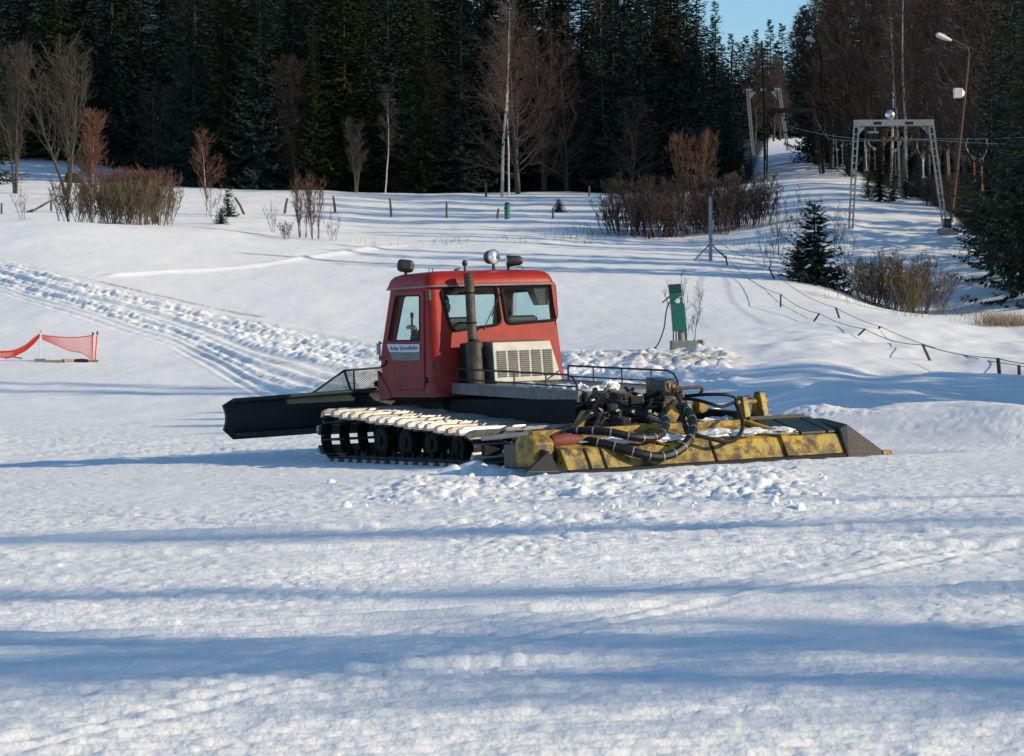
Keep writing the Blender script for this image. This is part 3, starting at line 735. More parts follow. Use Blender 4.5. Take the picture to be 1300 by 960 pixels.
m = MB(); m.tube([V(523, 432, x=-.7), V(523, 402, x=-.7)], .012, 6); m.lathe(V(523, 404, x=-.7), (0, 0, 1), [(.015, 0), (.022, .02), (.02, .06), (.0, .07)], 8); m.build('control_lever', 'black', G)
m = MB(); m.box((0.02, .50, .95), (.22, .7, .5)); m.build('centre_console', 'inner', G, bevel=.02)
m = MB(); m.hexa([(.60, .13, 1.72), (.72, .13, 1.72), (.72, .26, 1.72), (.60, .26, 1.72), (.52, .13, 1.93), (.72, .13, 1.93), (.72, .30, 1.93), (.52, .30, 1.93)]); m.build('side_lining', 'seat', G)
m = MB(); m.box((0, .6, 1.95), (1.5, .95, .02)); m.build('headlining', 'seat', G)

# --- engine cover, exhaust, deck, railings
def zd(y): return .845 + .037 * y
HX0, HX1, HY = -.35, .44, -.42
zt0 = 1.30
m = MB(); m.hexa([(HX0 + .02, HY, .83), (HX1 + .10, HY, .83), (HX1 + .10, -.01, .84), (HX0 + .02, -.01, .84), (HX0 + .02, HY + .03, zt0), (HX1 - .03, HY + .03, zt0), (HX1 - .03, .0, zt0 + .02), (HX0 + .02, .0, zt0 + .02)])
hood = m.build('engine_cover', 'grey', G, bevel=.012)
m = MB(); fy = lambda z: HY - .012 + .03 * (z - .83) / .47
def hx1(z): return HX1 + .10 - .13 * (z - .83) / .47
def hx0(z): return HX0
m.hexa([(HX0, fy(.845), .845), (hx1(.845), fy(.845), .845), (hx1(.845), fy(.845) + .02, .845), (HX0, fy(.845) + .02, .845), (HX0, fy(1.30), 1.30), (hx1(1.30), fy(1.30), 1.30), (hx1(1.3), fy(1.3) + .02, 1.30), (HX0, fy(1.3) + .02, 1.3)])
gr = m.build('grille', 'grille', hood, bevel=.006)
m = MB()
for c in range(5):
    x0 = HX0 + .045 + c * .152; x1 = x0 + .118
    for k in range(13):
        z = .90 + k * .0235
        if x1 > hx1(z) - .01: x1 = hx1(z) - .012
        if x1 - x0 < .03: continue
        y = fy(z)
        m.hexa([(x0, y - .002, z), (x1, y - .002, z), (x1, y + .004, z), (x0, y + .004, z), (x0, y - .020, z + .012), (x1, y - .020, z + .012), (x1, y - .006, z + .0165), (x0, y - .006, z + .0165)])
m.build('louvres', 'grille', hood)
m = MB()
for c in range(5):
    x0 = HX0 + .045 + c * .152; x1 = x0 + .118
    for k in range(13):
        z = .90 + k * .0235 + .014
        if x1 > hx1(z) - .01: x1 = hx1(z) - .012
        if x1 - x0 < .03: continue
        m.hexa([(x0 + .003, fy(z) - .004, z), (x1 - .003, fy(z) - .004, z), (x1 - .003, fy(z), z), (x0 + .003, fy(z), z), (x0 + .003, fy(z) - .004, z + .008), (x1 - .003, fy(z) - .004, z + .008), (x1 - .003, fy(z), z + .008), (x0 + .003, fy(z), z + .008)])
m.build('louvre_slots', 'grey', hood)
# exhaust stack in front of the rear face
P = [V(604, 488, y=-.24), V(603, 462, y=-.22), V(601.5, 436, y=-.2), V(600, 432, y=-.2), V(598.5, 410, y=-.16), V(596.5, 372, y=-.11), V(594.5, 347, y=-.09)]
m = MB(); m.tube([P[0], P[1], P[2], P[3]], [.098, .105, .10, .06], 16); ex = m.build('exhaust_muffler', 'exhaust', G, smooth=True)
m = MB(); m.tube([P[3], P[4], P[5], P[6] - Vector((0, 0, .02)), P[6]], [.056, .055, .055, .055, .062], 14, cap=False); m.build('exhaust_pipe', 'exhaust', ex, smooth=True)
for q in (P[4], P[5]): m = MB(); m.lathe(q, (0, 0, 1), [(.058, -.012), (.063, -.01), (.063, .01), (.058, .012)], 14); m.bar(q, q + Vector((.0, .3, .01)), .02, .02); m.build('pipe_clamp', 'dark', ex)
m = MB(); m.box((-.50, -.10, 1.08), (.16, .16, .45)); m.build('intake_housing', 'dark', hood, bevel=.03)
# deck
DX0, DX1, DYR = -.67, .62, -2.75
m = MB(); m.hexa([(DX0 + .03, DYR, zd(DYR) - .05), (DX1 - .03, DYR, zd(DYR) - .05), (DX1 - .03, -.03, zd(0) - .05), (DX0 + .03, -.03, zd(0) - .05), (DX0 + .03, DYR, zd(DYR)), (DX1 - .03, DYR, zd(DYR)), (DX1 - .03, -.03, zd(0)), (DX0 + .03, -.03, zd(0))])
deck = m.build('deck', 'grey', G)
m = MB()
for x in (DX0, DX1):
    m = MB(); m.hexa([(x - .025, DYR - .03, zd(DYR) - .11), (x + .025, DYR - .03, zd(DYR) - .11), (x + .025, -.02, zd(0) - .115), (x - .025, -.02, zd(0) - .115), (x - .025, DYR - .03, zd(DYR) + .012), (x + .025, DYR - .03, zd(DYR) + .012), (x + .025, -.02, zd(0) + .012), (x - .025, -.02, zd(0) + .012)])
    m.build('deck_beam', 'grey', deck, bevel=.008)
m = MB(); m.box((-.32, DYR - .06, zd(DYR) - .07), (.60, .08, .13)); m.build('tail_board', 'wood', deck, bevel=.01)
def railing(x, ys):
    h = .175; y0, y1 = ys[0], ys[-1]; m = MB()
    m.tube([(x, y0, zd(y0)), (x, y0, zd(y0) + h - .02), (x, y0 - .02, zd(y0) + h)] + [(x, y, zd(y) + h) for y in np.linspace(y0 - .1, y1 + .20, 6)] + [(x, y1 + .08, zd(y1) + h - .03), (x, y1 + .01, zd(y1) + .07), (x, y1, zd(y1) - .02)], .0115, 6)
    r = m.build('railing', 'black', G, smooth=True)
    m = MB(); m.tube([(x, y0, zd(y0) + .055), (x, y1 + .03, zd(y1) + .055)], .009, 5); m.build('lower_bar', 'black', r)
    for y in ys[1:-1]:
        m = MB(); m.cyl((x, y, zd(y)), (x, y, zd(y) + h), .010, n=5); m.build('post', 'black', r)
railing(DX0 + .01, [-.10, -.72, -1.40, -2.08, -2.72]); railing(DX1 - .01, [-.45, -1.0, -1.6, -2.2, -2.72])
# chassis
m = MB(); m.box((0, -.75, .47), (1.42, 4.0, .40)); m.box((0, -2.72, .50), (1.2, .25, .36)); ch = m.build('chassis', 'dark', G, bevel=.02)
for sx in (-.74, .74):
    m = MB(); m.box((sx, .55, .52), (.06, 1.0, .30)); m.build('side_plate', 'dark', ch)

# --- tracks
def track_path():
    cf, rf, cr, rr = Vector((.73, .292)), .242, Vector((-2.50, .192)), .140
    out = []
    for k in range(0, 19): a = math.radians(-90 + 180 * k / 18); out.append((cf.x + rf * math.cos(a), cf.y + rf * math.sin(a)))
    for k in range(1, 30):
        t = k / 30; out.append((cf.x + (cr.x - cf.x) * t, cf.y + rf + (cr.y + rr - cf.y - rf) * t - .018 * math.sin(PI * t * 4) ** 2))
    for k in range(0, 19): a = math.radians(90 + 180 * k / 18); out.append((cr.x + rr * math.cos(a), cr.y + rr * math.sin(a)))
    for k in range(1, 20): t = k / 20; out.append((cr.x + (cf.x - cr.x) * t, cr.y - rr + (cf.y - rf - cr.y + rr) * t))
    return out
TP = track_path(); n = len(TP)
acc = [0]
for i in range(n): acc.append(acc[-1] + (Vector(TP[(i + 1) % n]) - Vector(TP[i])).length)
PER = acc[-1]; NG = round(PER / .225)
def tp_at(s):
    s %= PER; i = max(k for k in range(n) if acc[k] <= s); t = (s - acc[i]) / (acc[i + 1] - acc[i]); a, b = Vector(TP[i]), Vector(TP[(i + 1) % n]); return a.lerp(b, t)
def track(x0, x1):
    xm = (x0 + x1) / 2
    m = MB(); m.box((xm + .1, -.8, .30), (.09, 3.2, .10)); tr = m.build('track', 'dark', G)
    bc = np.linspace(x0 + .08, x1 - .08, 5)
    for xc in bc:
        N_ = 96; ra = []; m = MB()
        for i in range(N_):
            p = tp_at(PER * i / N_); q = tp_at(PER * i / N_ + .01); t = (q - p).normalized(); nn = Vector((t.y, -t.x))
            ra.append([(xc + sx * .062, p.x + nn.x * h, p.y + nn.y * h) for sx, h in ((-1, -.012), (1, -.012), (1, .008), (-1, .008))])
        ra.append(ra[0]); m.rings(ra, False, False); m.build('belt', 'rubber', tr)
    prof = [(-.058, .004), (.058, .004), (.058, .020), (.046, .03), (.034, .085), (-.018, .085), (-.048, .03), (-.058, .020)]
    for g in range(NG):
        s = PER * g / NG; p = tp_at(s); q = tp_at(s + .02); t = (q - p).normalized(); nn = Vector((t.y, -t.x)); m = MB()
        jx = random.uniform(-.012, .012)
        def sec(x, k): return [(x, p.x + t.x * a + nn.x * (.006 + (b - .006) * k), p.y + t.y * a + nn.y * (.006 + (b - .006) * k)) for a, b in prof]
        m.rings([sec(x0 - .015 + jx, .75), sec(x0 + .05 + jx, 1), sec(x1 - .05 + jx, 1), sec(x1 + .015 + jx, .75)])
        m.build('grouser', 'alu', tr)
        if x0 < 0:
            p = tp_at(s + PER / NG / 2); m = MB(); m.cyl((x0 + .02, p.x, p.y), (x1 - .02, p.x, p.y), .019, n=6); m.build('cross_rod', 'galv', tr)
    # guide teeth inside the middle belt
    for g in range(NG if x0 < 0 else 0):
        p = tp_at(PER * (g + .5) / NG); q = tp_at(PER * (g + .5) / NG + .02); t = (q - p).normalized(); nn = Vector((t.y, -t.x)); c = p - nn * .045
        m = MB(); m.box((bc[1], c.x, c.y), (.03, .05, .07), Matrix.Rotation(math.atan2(t.y, t.x), 3, 'X')); m.build('guide_tooth', 'dark', tr)
    xm = (x0 + x1) / 2
    for (y, z, r) in ((.73, .292, .185), (.14, .235, .18), (-.46, .225, .17), (-1.06, .215, .16), (-1.66, .205, .15), (-2.50, .192, .105)):
        for xo in ((xm - .12, xm + .16) if y < .7 else (xm + .30,)):
            m = MB(); m.lathe((xo - .07, y, z), (1, 0, 0), [(r * .62, 0), (r * .9, .0), (r, .03), (r, .11), (r * .9, .14), (r * .62, .14)], 20); wh = m.build('wheel', 'rubber', G, smooth=True)
            m = MB(); m.lathe((xo - .075, y, z), (1, 0, 0), [(.02, -.02), (.05, -.018), (.055, .02), (r * .5, .035), (r * .62, .015), (r * .62, .13)], 16); m.build('rim', 'dark', wh, smooth=True)
track(-1.90, -.80); track(.80, 1.86)

# --- front blade with mesh screen
YB = 2.62
def B_(u, v, y=YB): return V(u, v, y=y)
top = [B_(297, 508), B_(322, 505.5), B_(400, 500), B_(485, 492)]
rows = []
xL, xR = B_(289, 520).x, 2.35
ztop = lambda x: B_(322, 505.5).z + (x - B_(322, 505.5).x) * (B_(485, 493).z - B_(322, 505.5).z) / (B_(485, 493).x - B_(322, 505.5).x)
zbot = lambda x: B_(310, 557.5).z + (x - B_(310, 557.5).x) * .02
xs = np.linspace(xL, xR, 40); m = MB(); R_ = []
for x in xs:
    e = min(x - xL, xR - x); cut = .0
    if e < .12: cut = .12 - math.sqrt(max(0, .12 ** 2 - (.12 - e) ** 2))
    zt, zb = ztop(x) - cut * .55, zbot(x) + cut
    wing = .14 * max(0, (abs(x) - 1.5)) ** 1.5
    col_ = []
    for k in range(9):
        t = k / 8; z = zb + (zt - zb) * t; y = YB - .10 * math.sin(PI * (t * .9 + .05)) + .03 + wing; col_.append(Vector((x, y, z)))
    R_.append(col_ + [p + Vector((0, .055, 0)) for p in reversed(col_)])
m.rings(R_); bl = m.build('blade', 'blade', G, smooth=True)
m = MB(); m.tube([Vector((x, YB - .015 + .14 * max(0, abs(x) - 1.5) ** 1.5, ztop(x) - .015)) for x in np.linspace(xL + .1, xR - .1, 14)], .03, 8); m.tube([Vector((x, YB - .05 + .14 * max(0, abs(x) - 1.5) ** 1.5, zbot(x) + .06)) for x in np.linspace(xL + .1, xR - .1, 14)], .02, 6); m.build('stiffener', 'black', bl, smooth=True)
m = MB(); m.hexa([(xL + .12, YB + .0, zbot(0) - .01), (xR - .12, YB + .0, zbot(0) - .01), (xR - .12, YB + .05, zbot(0) - .01), (xL + .12, YB + .05, zbot(0) - .01), (xL + .12, YB - .035, zbot(0) + .03), (xR - .12, YB - .035, zbot(0) + .03), (xR - .12, YB + .03, zbot(0) + .03), (xL + .12, YB + .03, zbot(0) + .03)]); m.build('cutting_edge', 'rust', bl)
sc_pts = [B_(397, 499, YB + .02), B_(437, 470.5, YB + .02), B_(486, 466.5, YB + .02)]
A, Bq, Cq = sc_pts; Dq = Vector((1.1, YB + .02, Cq.z + .04)); Eq = Vector((1.5, YB + .02, ztop(1.5)))
m = MB(); m.tube([A, Bq, Cq, Dq, Eq], .014, 6); p1 = B_(445, 495, YB + .02); m.cyl(Bq, p1, .016, n=6)
for x in (-.6, .1, .8): m.cyl((x, YB + .02, ztop(x)), (x, YB + .02, Cq.z + (x - Cq.x) * .02), .012, n=6)
scr = m.build('mesh_screen', 'black', G)
m = MB()
def ztopscr(x):
    if x < Bq.x: return A.z + (Bq.z - A.z) * (x - A.x) / (Bq.x - A.x)
    if x < Dq.x: return Bq.z + (Dq.z - Bq.z) * (x - Bq.x) / (Dq.x - Bq.x)
    return Dq.z + (Eq.z - Dq.z) * (x - Dq.x) / (Eq.x - Dq.x)
sp = .034
for fam in (1, -1):
    x = A.x - .4
    while x < Eq.x + .4:
        # clip each slanted wire to the screen area
        pts = []; z = .6
        for k in range(60):
            zz = .70 + k * .008; xx = x + fam * (zz - .7) * 1.25
            if A.x < xx < Eq.x and ztop(xx) < zz < ztopscr(xx): pts.append((xx, YB + .02, zz))
        if len(pts) > 1: m.tube([pts[0], pts[-1]], .0048, 3, cap=False)
        x += sp
m.build('expanded_mesh', 'galv', scr)
m = MB()
for x in (-.55, .55): m.bar((x, 1.25, .45), (x, YB + .0, .62), .10, .14)
m.bar((-.75, 1.5, .50), (.75, 1.5, .50), .12, .12); m.cyl((-.3, 1.2, .6), (-.3, YB, .85), .04); m.cyl((.3, 1.2, .6), (.3, YB, .85), .04)
m.build('push_frame', 'dark', G)

# --- tiller
TX0, TX1 = -1.96, 1.38
TD = -.055
sec = [(-4.62, .085), (-4.50, .285), (-3.98, .405), (-3.90, .40), (-3.80, .30), (-3.72, .10)]
def tsec(x, g=0.0): return [Vector((x, y, z)) for y, z in sec]
m = MB(); m.rings([tsec(x) for x in np.linspace(TX0, TX1, 12)]); til = m.build('tiller_hood', 'yellow_worn', G, bevel=.012); til.location.z = TD
m = MB(); m.hexa([(TX0, -3.97, .40), (TX1, -3.97, .40), (TX1, -3.88, .40), (TX0, -3.88, .40), (TX0, -3.97, .462), (TX1, -3.97, .462), (TX1, -3.88, .462), (TX0, -3.88, .462)]); m.build('upper_beam', 'yellow', til, bevel=.008)
# seams, ribs on the rear face
def face(x, t, o=.004): # t 0 bottom edge .. 1 top edge of the sloping rear face
    d = Vector((0, .12, .20)); nrm = Vector((0, -.20, .12)).normalized(); return Vector((x, -4.62, .085)) + d * t + nrm * o
def flat(x, t, o=.004): # on the top slope
    return Vector((x, -4.50 + .52 * t, .285 + .12 * t + o))
for u_ in (905, 765, 745):
    x = V(u_, 575, y=-4.55).x; m = MB(); m.prism([face(x - .012, .0, .0), face(x + .012, .0, .0), face(x + .012, 1, .0), face(x - .012, 1, .0)], face(0, 0, .012) - face(0, 0, 0)); m.build('face_rib', 'dark', til)
m = MB()
for u_ in (1003, 985):
    pass
x = V(998, 570, y=-4.55).x
m.prism([face(x - .05, -.02, 0), face(x + .05, -.02, 0), face(x + .05, 1.12, 0), face(x - .05, 1.12, 0)], Vector((0, -.035, .02))); m.prism([flat(x - .045, -.05, 0), flat(x + .045, -.05, 0), flat(x - .03, 1.0, 0), flat(x - .11, 1.0, 0)], (0, 0, .05))
m.build('cross_brace', 'yellow', til, bevel=.008)
x = V(955, 520, y=-3.9).x
m = MB(); m.prism([(x - .12, -3.95, .45), (x - .12, -3.78, .45), (x - .12, -3.80, .70), (x - .12, -3.90, .70)], (.07, 0, 0)); m.prism([(x + .10, -3.97, .45), (x + .10, -3.70, .45), (x + .10, -3.80, .74), (x + .10, -3.90, .74)], (.07, 0, 0)); m.cyl((x - .18, -3.86, .64), (x + .22, -3.86, .64), .03, n=10); m.build('hinge_bracket', 'yellow', til, bevel=.01)
# rubber flap and comb along the lower edge
m = MB(); m.hexa([(TX0, -4.665, .02), (TX1 + .25, -4.665, .03), (TX1 + .25, -4.62, .03), (TX0, -4.62, .02), (TX0, -4.645, .085), (TX1 + .1, -4.645, .085), (TX1 + .1, -4.60, .095), (TX0, -4.60, .095)]); m.build('rubber_flap', 'rubber', til, bevel=.006)
m = MB(); xs_ = np.arange(TX0, TX1 + .25, .0175); pts_ = []
for i, x in enumerate(xs_): pts_.append((x, -4.68 - .02 * (i % 2), .036 - .042 * (i % 2)))
m.prism([(xs_[0], -4.668, .05)] + pts_ + [(xs_[-1], -4.668, .05)], (0, .02, 0)); m.build('comb', 'dark', til)
# end plates
pl = [V(671.5, 598, y=-4.62), V(697.5, 572, y=-4.5), V(711, 598.5, y=-4.62)]
e0, e1, e2 = V(667, 600, y=-4.66), V(697, 572.5, y=-4.52), V(711, 599, y=-4.66)
m = MB(); m.prism([e0, e1, e2], (.0, .05, -TD * 0)); m.prism([e1, e2, e2 + Vector((0, .55, .05)), e1 + Vector((.0, .40, .06))], (-.04, 0, 0)); ep = m.build('end_plate', 'black', til, bevel=.008); ep.location.z = -TD
m = MB(); m.hexa([(TX1 - .02, -4.68, .04), (TX1 + .50, -4.72, .03), (TX1 + .50, -4.4, .03), (TX1 - .02, -3.9, .06), (TX1 + .0, -4.52, .34), (TX1 + .10, -4.52, .38), (TX1 + .10, -4.1, .44), (TX1 + .0, -4.0, .44)]); m.build('end_plate', 'black', til, bevel=.012)
m = MB(); m.box((TX1 + .47, -4.66, .06), (.12, .1, .06)); m.build('end_skid', 'yellow', til, bevel=.012)
# dark panels on the top right
m = MB()
for (a0, a1) in ((TX1 - .70, TX1 - .48), (TX1 - .46, TX1 - .14), (TX1 - .12, TX1 + .02)):
    m = MB(); m.hexa([flat(a0, .02, .012), flat(a1, .02, .012), flat(a1, .98, .012), flat(a0, .98, .012), flat(a0, .04, .035), flat(a1, .04, .035), flat(a1, .98, .055), flat(a0, .98, .055)])
    m.build('cover_panel', 'teal', til, bevel=.008)
m = MB(); a0, a1 = TX1 - .98, TX1 - .1
m.bar(flat(TX1 - .05, 1.0, .06), flat(TX1 - .75, 1.0, .06), .04, .05); m.build('panel_strip', 'black', til)
# left motor bracket
b0, b1 = V(673, 570, y=-4.35), V(700, 570, y=-4.35); zb = V(686, 592, y=-4.35).z; zt = V(686, 553, y=-4.35).z
m = MB(); m.prism([(b0.x, -4.42, zb), (b0.x, -4.05, zb), (b0.x, -4.05, zt - .04), (b0.x, -4.14, zt), (b0.x, -4.32, zt), (b0.x, -4.42, zt - .06)], (b1.x - b0.x, 0, 0)); mbk = m.build('motor_bracket', 'yellow', til, bevel=.03); mbk.location.z = -TD
m = MB(); m.box(((b0.x + b1.x) / 2, -4.0, .22), (.16, .5, .24)); m.build('skid_arm', 'oily', til, bevel=.02)
a = V(699, 561, y=-4.3); c_ = V(733, 558, y=-4.3); ax_ = c_ - a
m = MB(); m.lathe(a, ax_, [(.06, 0), (.07, .03), (.07, ax_.length * .75), (.055, ax_.length * .85), (.05, ax_.length)], 14); mo = m.build('hydraulic_motor', 'rustred', til, smooth=True); mo.location.z = -TD
m = MB(); m.lathe(a + ax_, ax_, [(.04, 0), (.048, .02), (.048, .10), (.028, .12)], 12); mc_ = m.build('shaft_coupling', 'yellow', til, smooth=True); mc_.location.z = -TD
# second carrier tube between machine and tiller, dirty rotor housing
m = MB(); m.hexa([(-1.55, -3.72, .10), (1.30, -3.72, .10), (1.30, -3.35, .12), (-1.55, -3.35, .12), (-1.55, -3.70, .36), (1.30, -3.70, .36), (1.30, -3.42, .34), (-1.55, -3.42, .34)]); m.build('rotor_housing', 'oily', til, bevel=.03)
m = MB(); m.cyl((-1.5, -3.55, .42), (1.28, -3.55, .42), .045, n=12); m.build('carrier_tube', 'rust', til, smooth=True)
# --- lift frame and hydraulics between deck and tiller
m = MB(); a = V(848, 500, y=-3.35)
bx = V(848, 500, y=-3.35); 
m.hexa([(bx.x - .15, -3.5, bx.z - .16), (bx.x + .12, -3.5, bx.z - .16), (bx.x + .12, -3.15, bx.z - .14), (bx.x - .15, -3.15, bx.z - .14), (bx.x - .15, -3.5, bx.z + .13), (bx.x + .0, -3.5, bx.z + .16), (bx.x + .02, -3.15, bx.z + .18), (bx.x - .15, -3.15, bx.z + .18)])
vb_ = m.build('valve_block', 'oily', G, bevel=.02)
m = MB()
p0 = V(838, 487, y=-3.5)
for k in range(4):
    m = MB(); m.box((bx.x - .08 + k * .05, -3.508, bx.z + .09 - .02 * k), (.03, .012, .05)); m.build('warning_stripe', 'yellow', vb_)
m = MB(); m.prism([(bx.x - .22, -3.56, bx.z - .30), (bx.x - .10, -3.56, bx.z - .36), (bx.x + .02, -3.56, bx.z - .2), (bx.x - .10, -3.56, bx.z - .10)], (0, .1, 0)); m.prism([(bx.x + .02, -3.56, bx.z - .36), (bx.x + .14, -3.56, bx.z - .36), (bx.x + .18, -3.56, bx.z - .12), (bx.x + .04, -3.56, bx.z - .1)], (0, .08, 0)); m.prism([(bx.x + .20, -3.62, bx.z - .22), (bx.x + .31, -3.62, bx.z - .20), (bx.x + .33, -3.62, bx.z - .08), (bx.x + .20, -3.62, bx.z - .07)], (0, .12, 0))
m.build('tilt_bracket', 'yellow', vb_, bevel=.012)
m = MB(); m.bar((-.45, -2.7, .50), (-.75, -3.8, .42), .10, .12); m.bar((.45, -2.7, .50), (.75, -3.8, .42), .10, .12); m.bar((-.5, -3.0, .50), (.5, -3.0, .50), .12, .14); m.box((bx.x - .02, -3.3, .42), (.3, .4, .4)); lf = m.build('lift_frame', 'oily', G, bevel=.015)
m = MB(); q = V(760, 535, y=-3.3); m.prism([(q.x + .02, -3.35, q.z - .14), (q.x + .16, -3.35, q.z - .14), (q.x + .11, -3.35, q.z + .10), (q.x + .04, -3.35, q.z + .10)], (0, .1, 0)); m.prism([(q.x - .30, -3.30, q.z - .10), (q.x - .22, -3.30, q.z - .14), (q.x - .08, -3.30, q.z + .10), (q.x - .16, -3.30, q.z + .12)], (0, .1, 0)); m.build('link_plate', 'yellow', lf, bevel=.01)
m = MB(); m.cyl((-.62, -2.65, .72), (-.30, -3.55, .46), .055, n=12); m.cyl((.25, -2.6, .70), (.15, -3.5, .55), .055, n=12); m.build('lift_cylinder', 'black', lf, smooth=True)
m = MB(); m.cyl((-.30, -3.55, .46), (-.22, -3.78, .40), .028, n=10); m.build('piston_rod', 'alu', lf, smooth=True)
# pipes and brackets under the deck end: a tangle of small machinery
Rm = random.Random(11)
for k in range(46):
    a = V(Rm.uniform(745, 835), Rm.uniform(497, 540), y=Rm.uniform(-3.5, -2.8)); d = Vector((Rm.uniform(-.2, .25), Rm.uniform(-.2, .2), Rm.uniform(-.10, .08)))
    m = MB(); m.tube(spline([a, a + d * .5 + Vector((0, 0, Rm.uniform(-.05, .05))), a + d], 4), Rm.uniform(.010, .026), 6); m.build('pipe', 'oily', lf, smooth=True)
for k in range(20):
    a = V(Rm.uniform(750, 830), Rm.uniform(497, 540), y=Rm.uniform(-3.4, -2.85)); m = MB(); m.box(a, (Rm.uniform(.04, .16), Rm.uniform(.04, .16), Rm.uniform(.03, .10)), Matrix.Rotation(Rm.uniform(-.5, .5), 3, 'Z')); m.build('valve', 'oily', lf, bevel=.008)
for k in range(9):
    a = V(Rm.uniform(748, 832), Rm.uniform(500, 540), y=-3.5); m = MB(); m.box(a, (Rm.uniform(.02, .06), .03, Rm.uniform(.012, .03)), Matrix.Rotation(Rm.uniform(-.5, .5), 3, 'Y')); m.build('fitting', 'alu', lf)
# rust coloured guard hoop
m = MB(); m.tube(spline([V(853, 497, y=-3.55), V(858, 494, y=-3.6), V(875, 492.5, y=-3.62), V(889, 491.5, y=-3.6), V(891.5, 494, y=-3.58), V(889, 500, y=-3.56), V(881, 502.5, y=-3.55)], 5), .018, 7); m.build('guard_hoop', 'rust', vb_, smooth=True)
# hoses
def hose(pts, r, mat_='hose', clips=False, name='hose'):
    P = spline([V(u, v, y=y) for u, v, y in pts], 7); m = MB(); m.tube(P, r, 8); h = m.build(name, mat_, til, smooth=True); h.location.z = -TD
    return h
HB = [
 ([(722, 549, -4.15), (745, 547, -4.3), (775, 549, -4.45), (805, 555, -4.55), (828, 556, -4.55), (842, 548, -4.45), (846, 535, -4.2), (840, 528, -4.0)], .040),
 ([(732, 561, -4.2), (752, 561, -4.4), (780, 567, -4.55), (812, 576, -4.68), (838, 580, -4.72), (858, 574, -4.72), (873, 561, -4.68), (880, 545, -4.55), (877, 528, -4.3), (869, 517, -4.0)], .046),
 ([(858, 500, -3.6), (863, 510, -3.9), (866, 530, -4.2), (874, 546, -4.5), (884, 552, -4.6), (902, 557, -4.65), (922, 561, -4.68), (936, 556, -4.6), (943, 540, -4.4), (938, 522, -4.1), (934, 512, -3.95)], .021),
 ([(868, 506, -3.6), (885, 508, -3.8), (900, 512, -3.95), (915, 516, -4.0), (930, 512, -3.95), (936, 508, -3.9)], .018),
 ([(870, 503, -3.6), (895, 501, -3.8), (920, 501, -3.9), (932, 504, -3.9), (936, 509, -3.9)], .018),
 ([(712, 552, -4.2), (730, 540, -3.9), (748, 526, -3.5), (758, 520, -3.2), (770, 512, -3.0)], .022),
 ([(752, 545, -3.9), (760, 532, -3.7), (757, 524, -3.5), (747, 522, -3.3)], .02),
 ([(834, 562, -4.5), (845, 566, -4.5), (856, 572, -4.5), (862, 572, -4.45)], .018),
 ([(805, 500, -3.2), (822, 504, -3.3), (836, 498, -3.4)], .022), ([(785, 505, -3.0), (810, 512, -3.3), (838, 505, -3.5)], .018),
 ([(872, 520, -4.0), (868, 535, -4.15), (872, 550, -4.3), (880, 548, -4.35), (884, 535, -4.3)], .016),
 ([(940, 507, -3.85), (950, 505, -3.85), (956, 509, -3.85)], .024),
]
for pts, r in HB: hose(pts, r)
for pts, r in HB[:2]:
    P = spline([V(u, v, y=y) for u, v, y in pts], 7)
    for i in range(4, len(P) - 3, 5):
        d = (P[i + 1] - P[i]).normalized(); m = MB(); m.lathe(P[i], d, [(r * 1.0, -.007), (r * 1.08, -.006), (r * 1.08, .006), (r * 1.0, .007)], 10); m.build('hose_tie', 'galv', til).location.z = -TD
# grab bars and steps by the rear of the near track
m = MB(); a, b = V(611, 557, y=-3.0), V(700, 548, y=-3.3); m.bar(a, b, .05, .05); m.build('tail_bar', 'galv', G, bevel=.01)
m = MB(); a, b = V(638, 573, y=-3.2), V(676, 568, y=-3.4); m.bar(a, b, .03, .03); a, b = V(640, 545, y=-2.9), V(735, 540, y=-3.0); m.bar(a, b, .10, .04); m.build('step_bar', 'alu', G, bevel=.006)
m = MB(); a, b = V(614, 585, y=-3.0), V(668, 580, y=-3.2); m.bar(a, b, .1, .04); m.box((-1.4, -2.95, .20), (1.1, .08, .12)); m.build('tail_guard', 'dark', G)
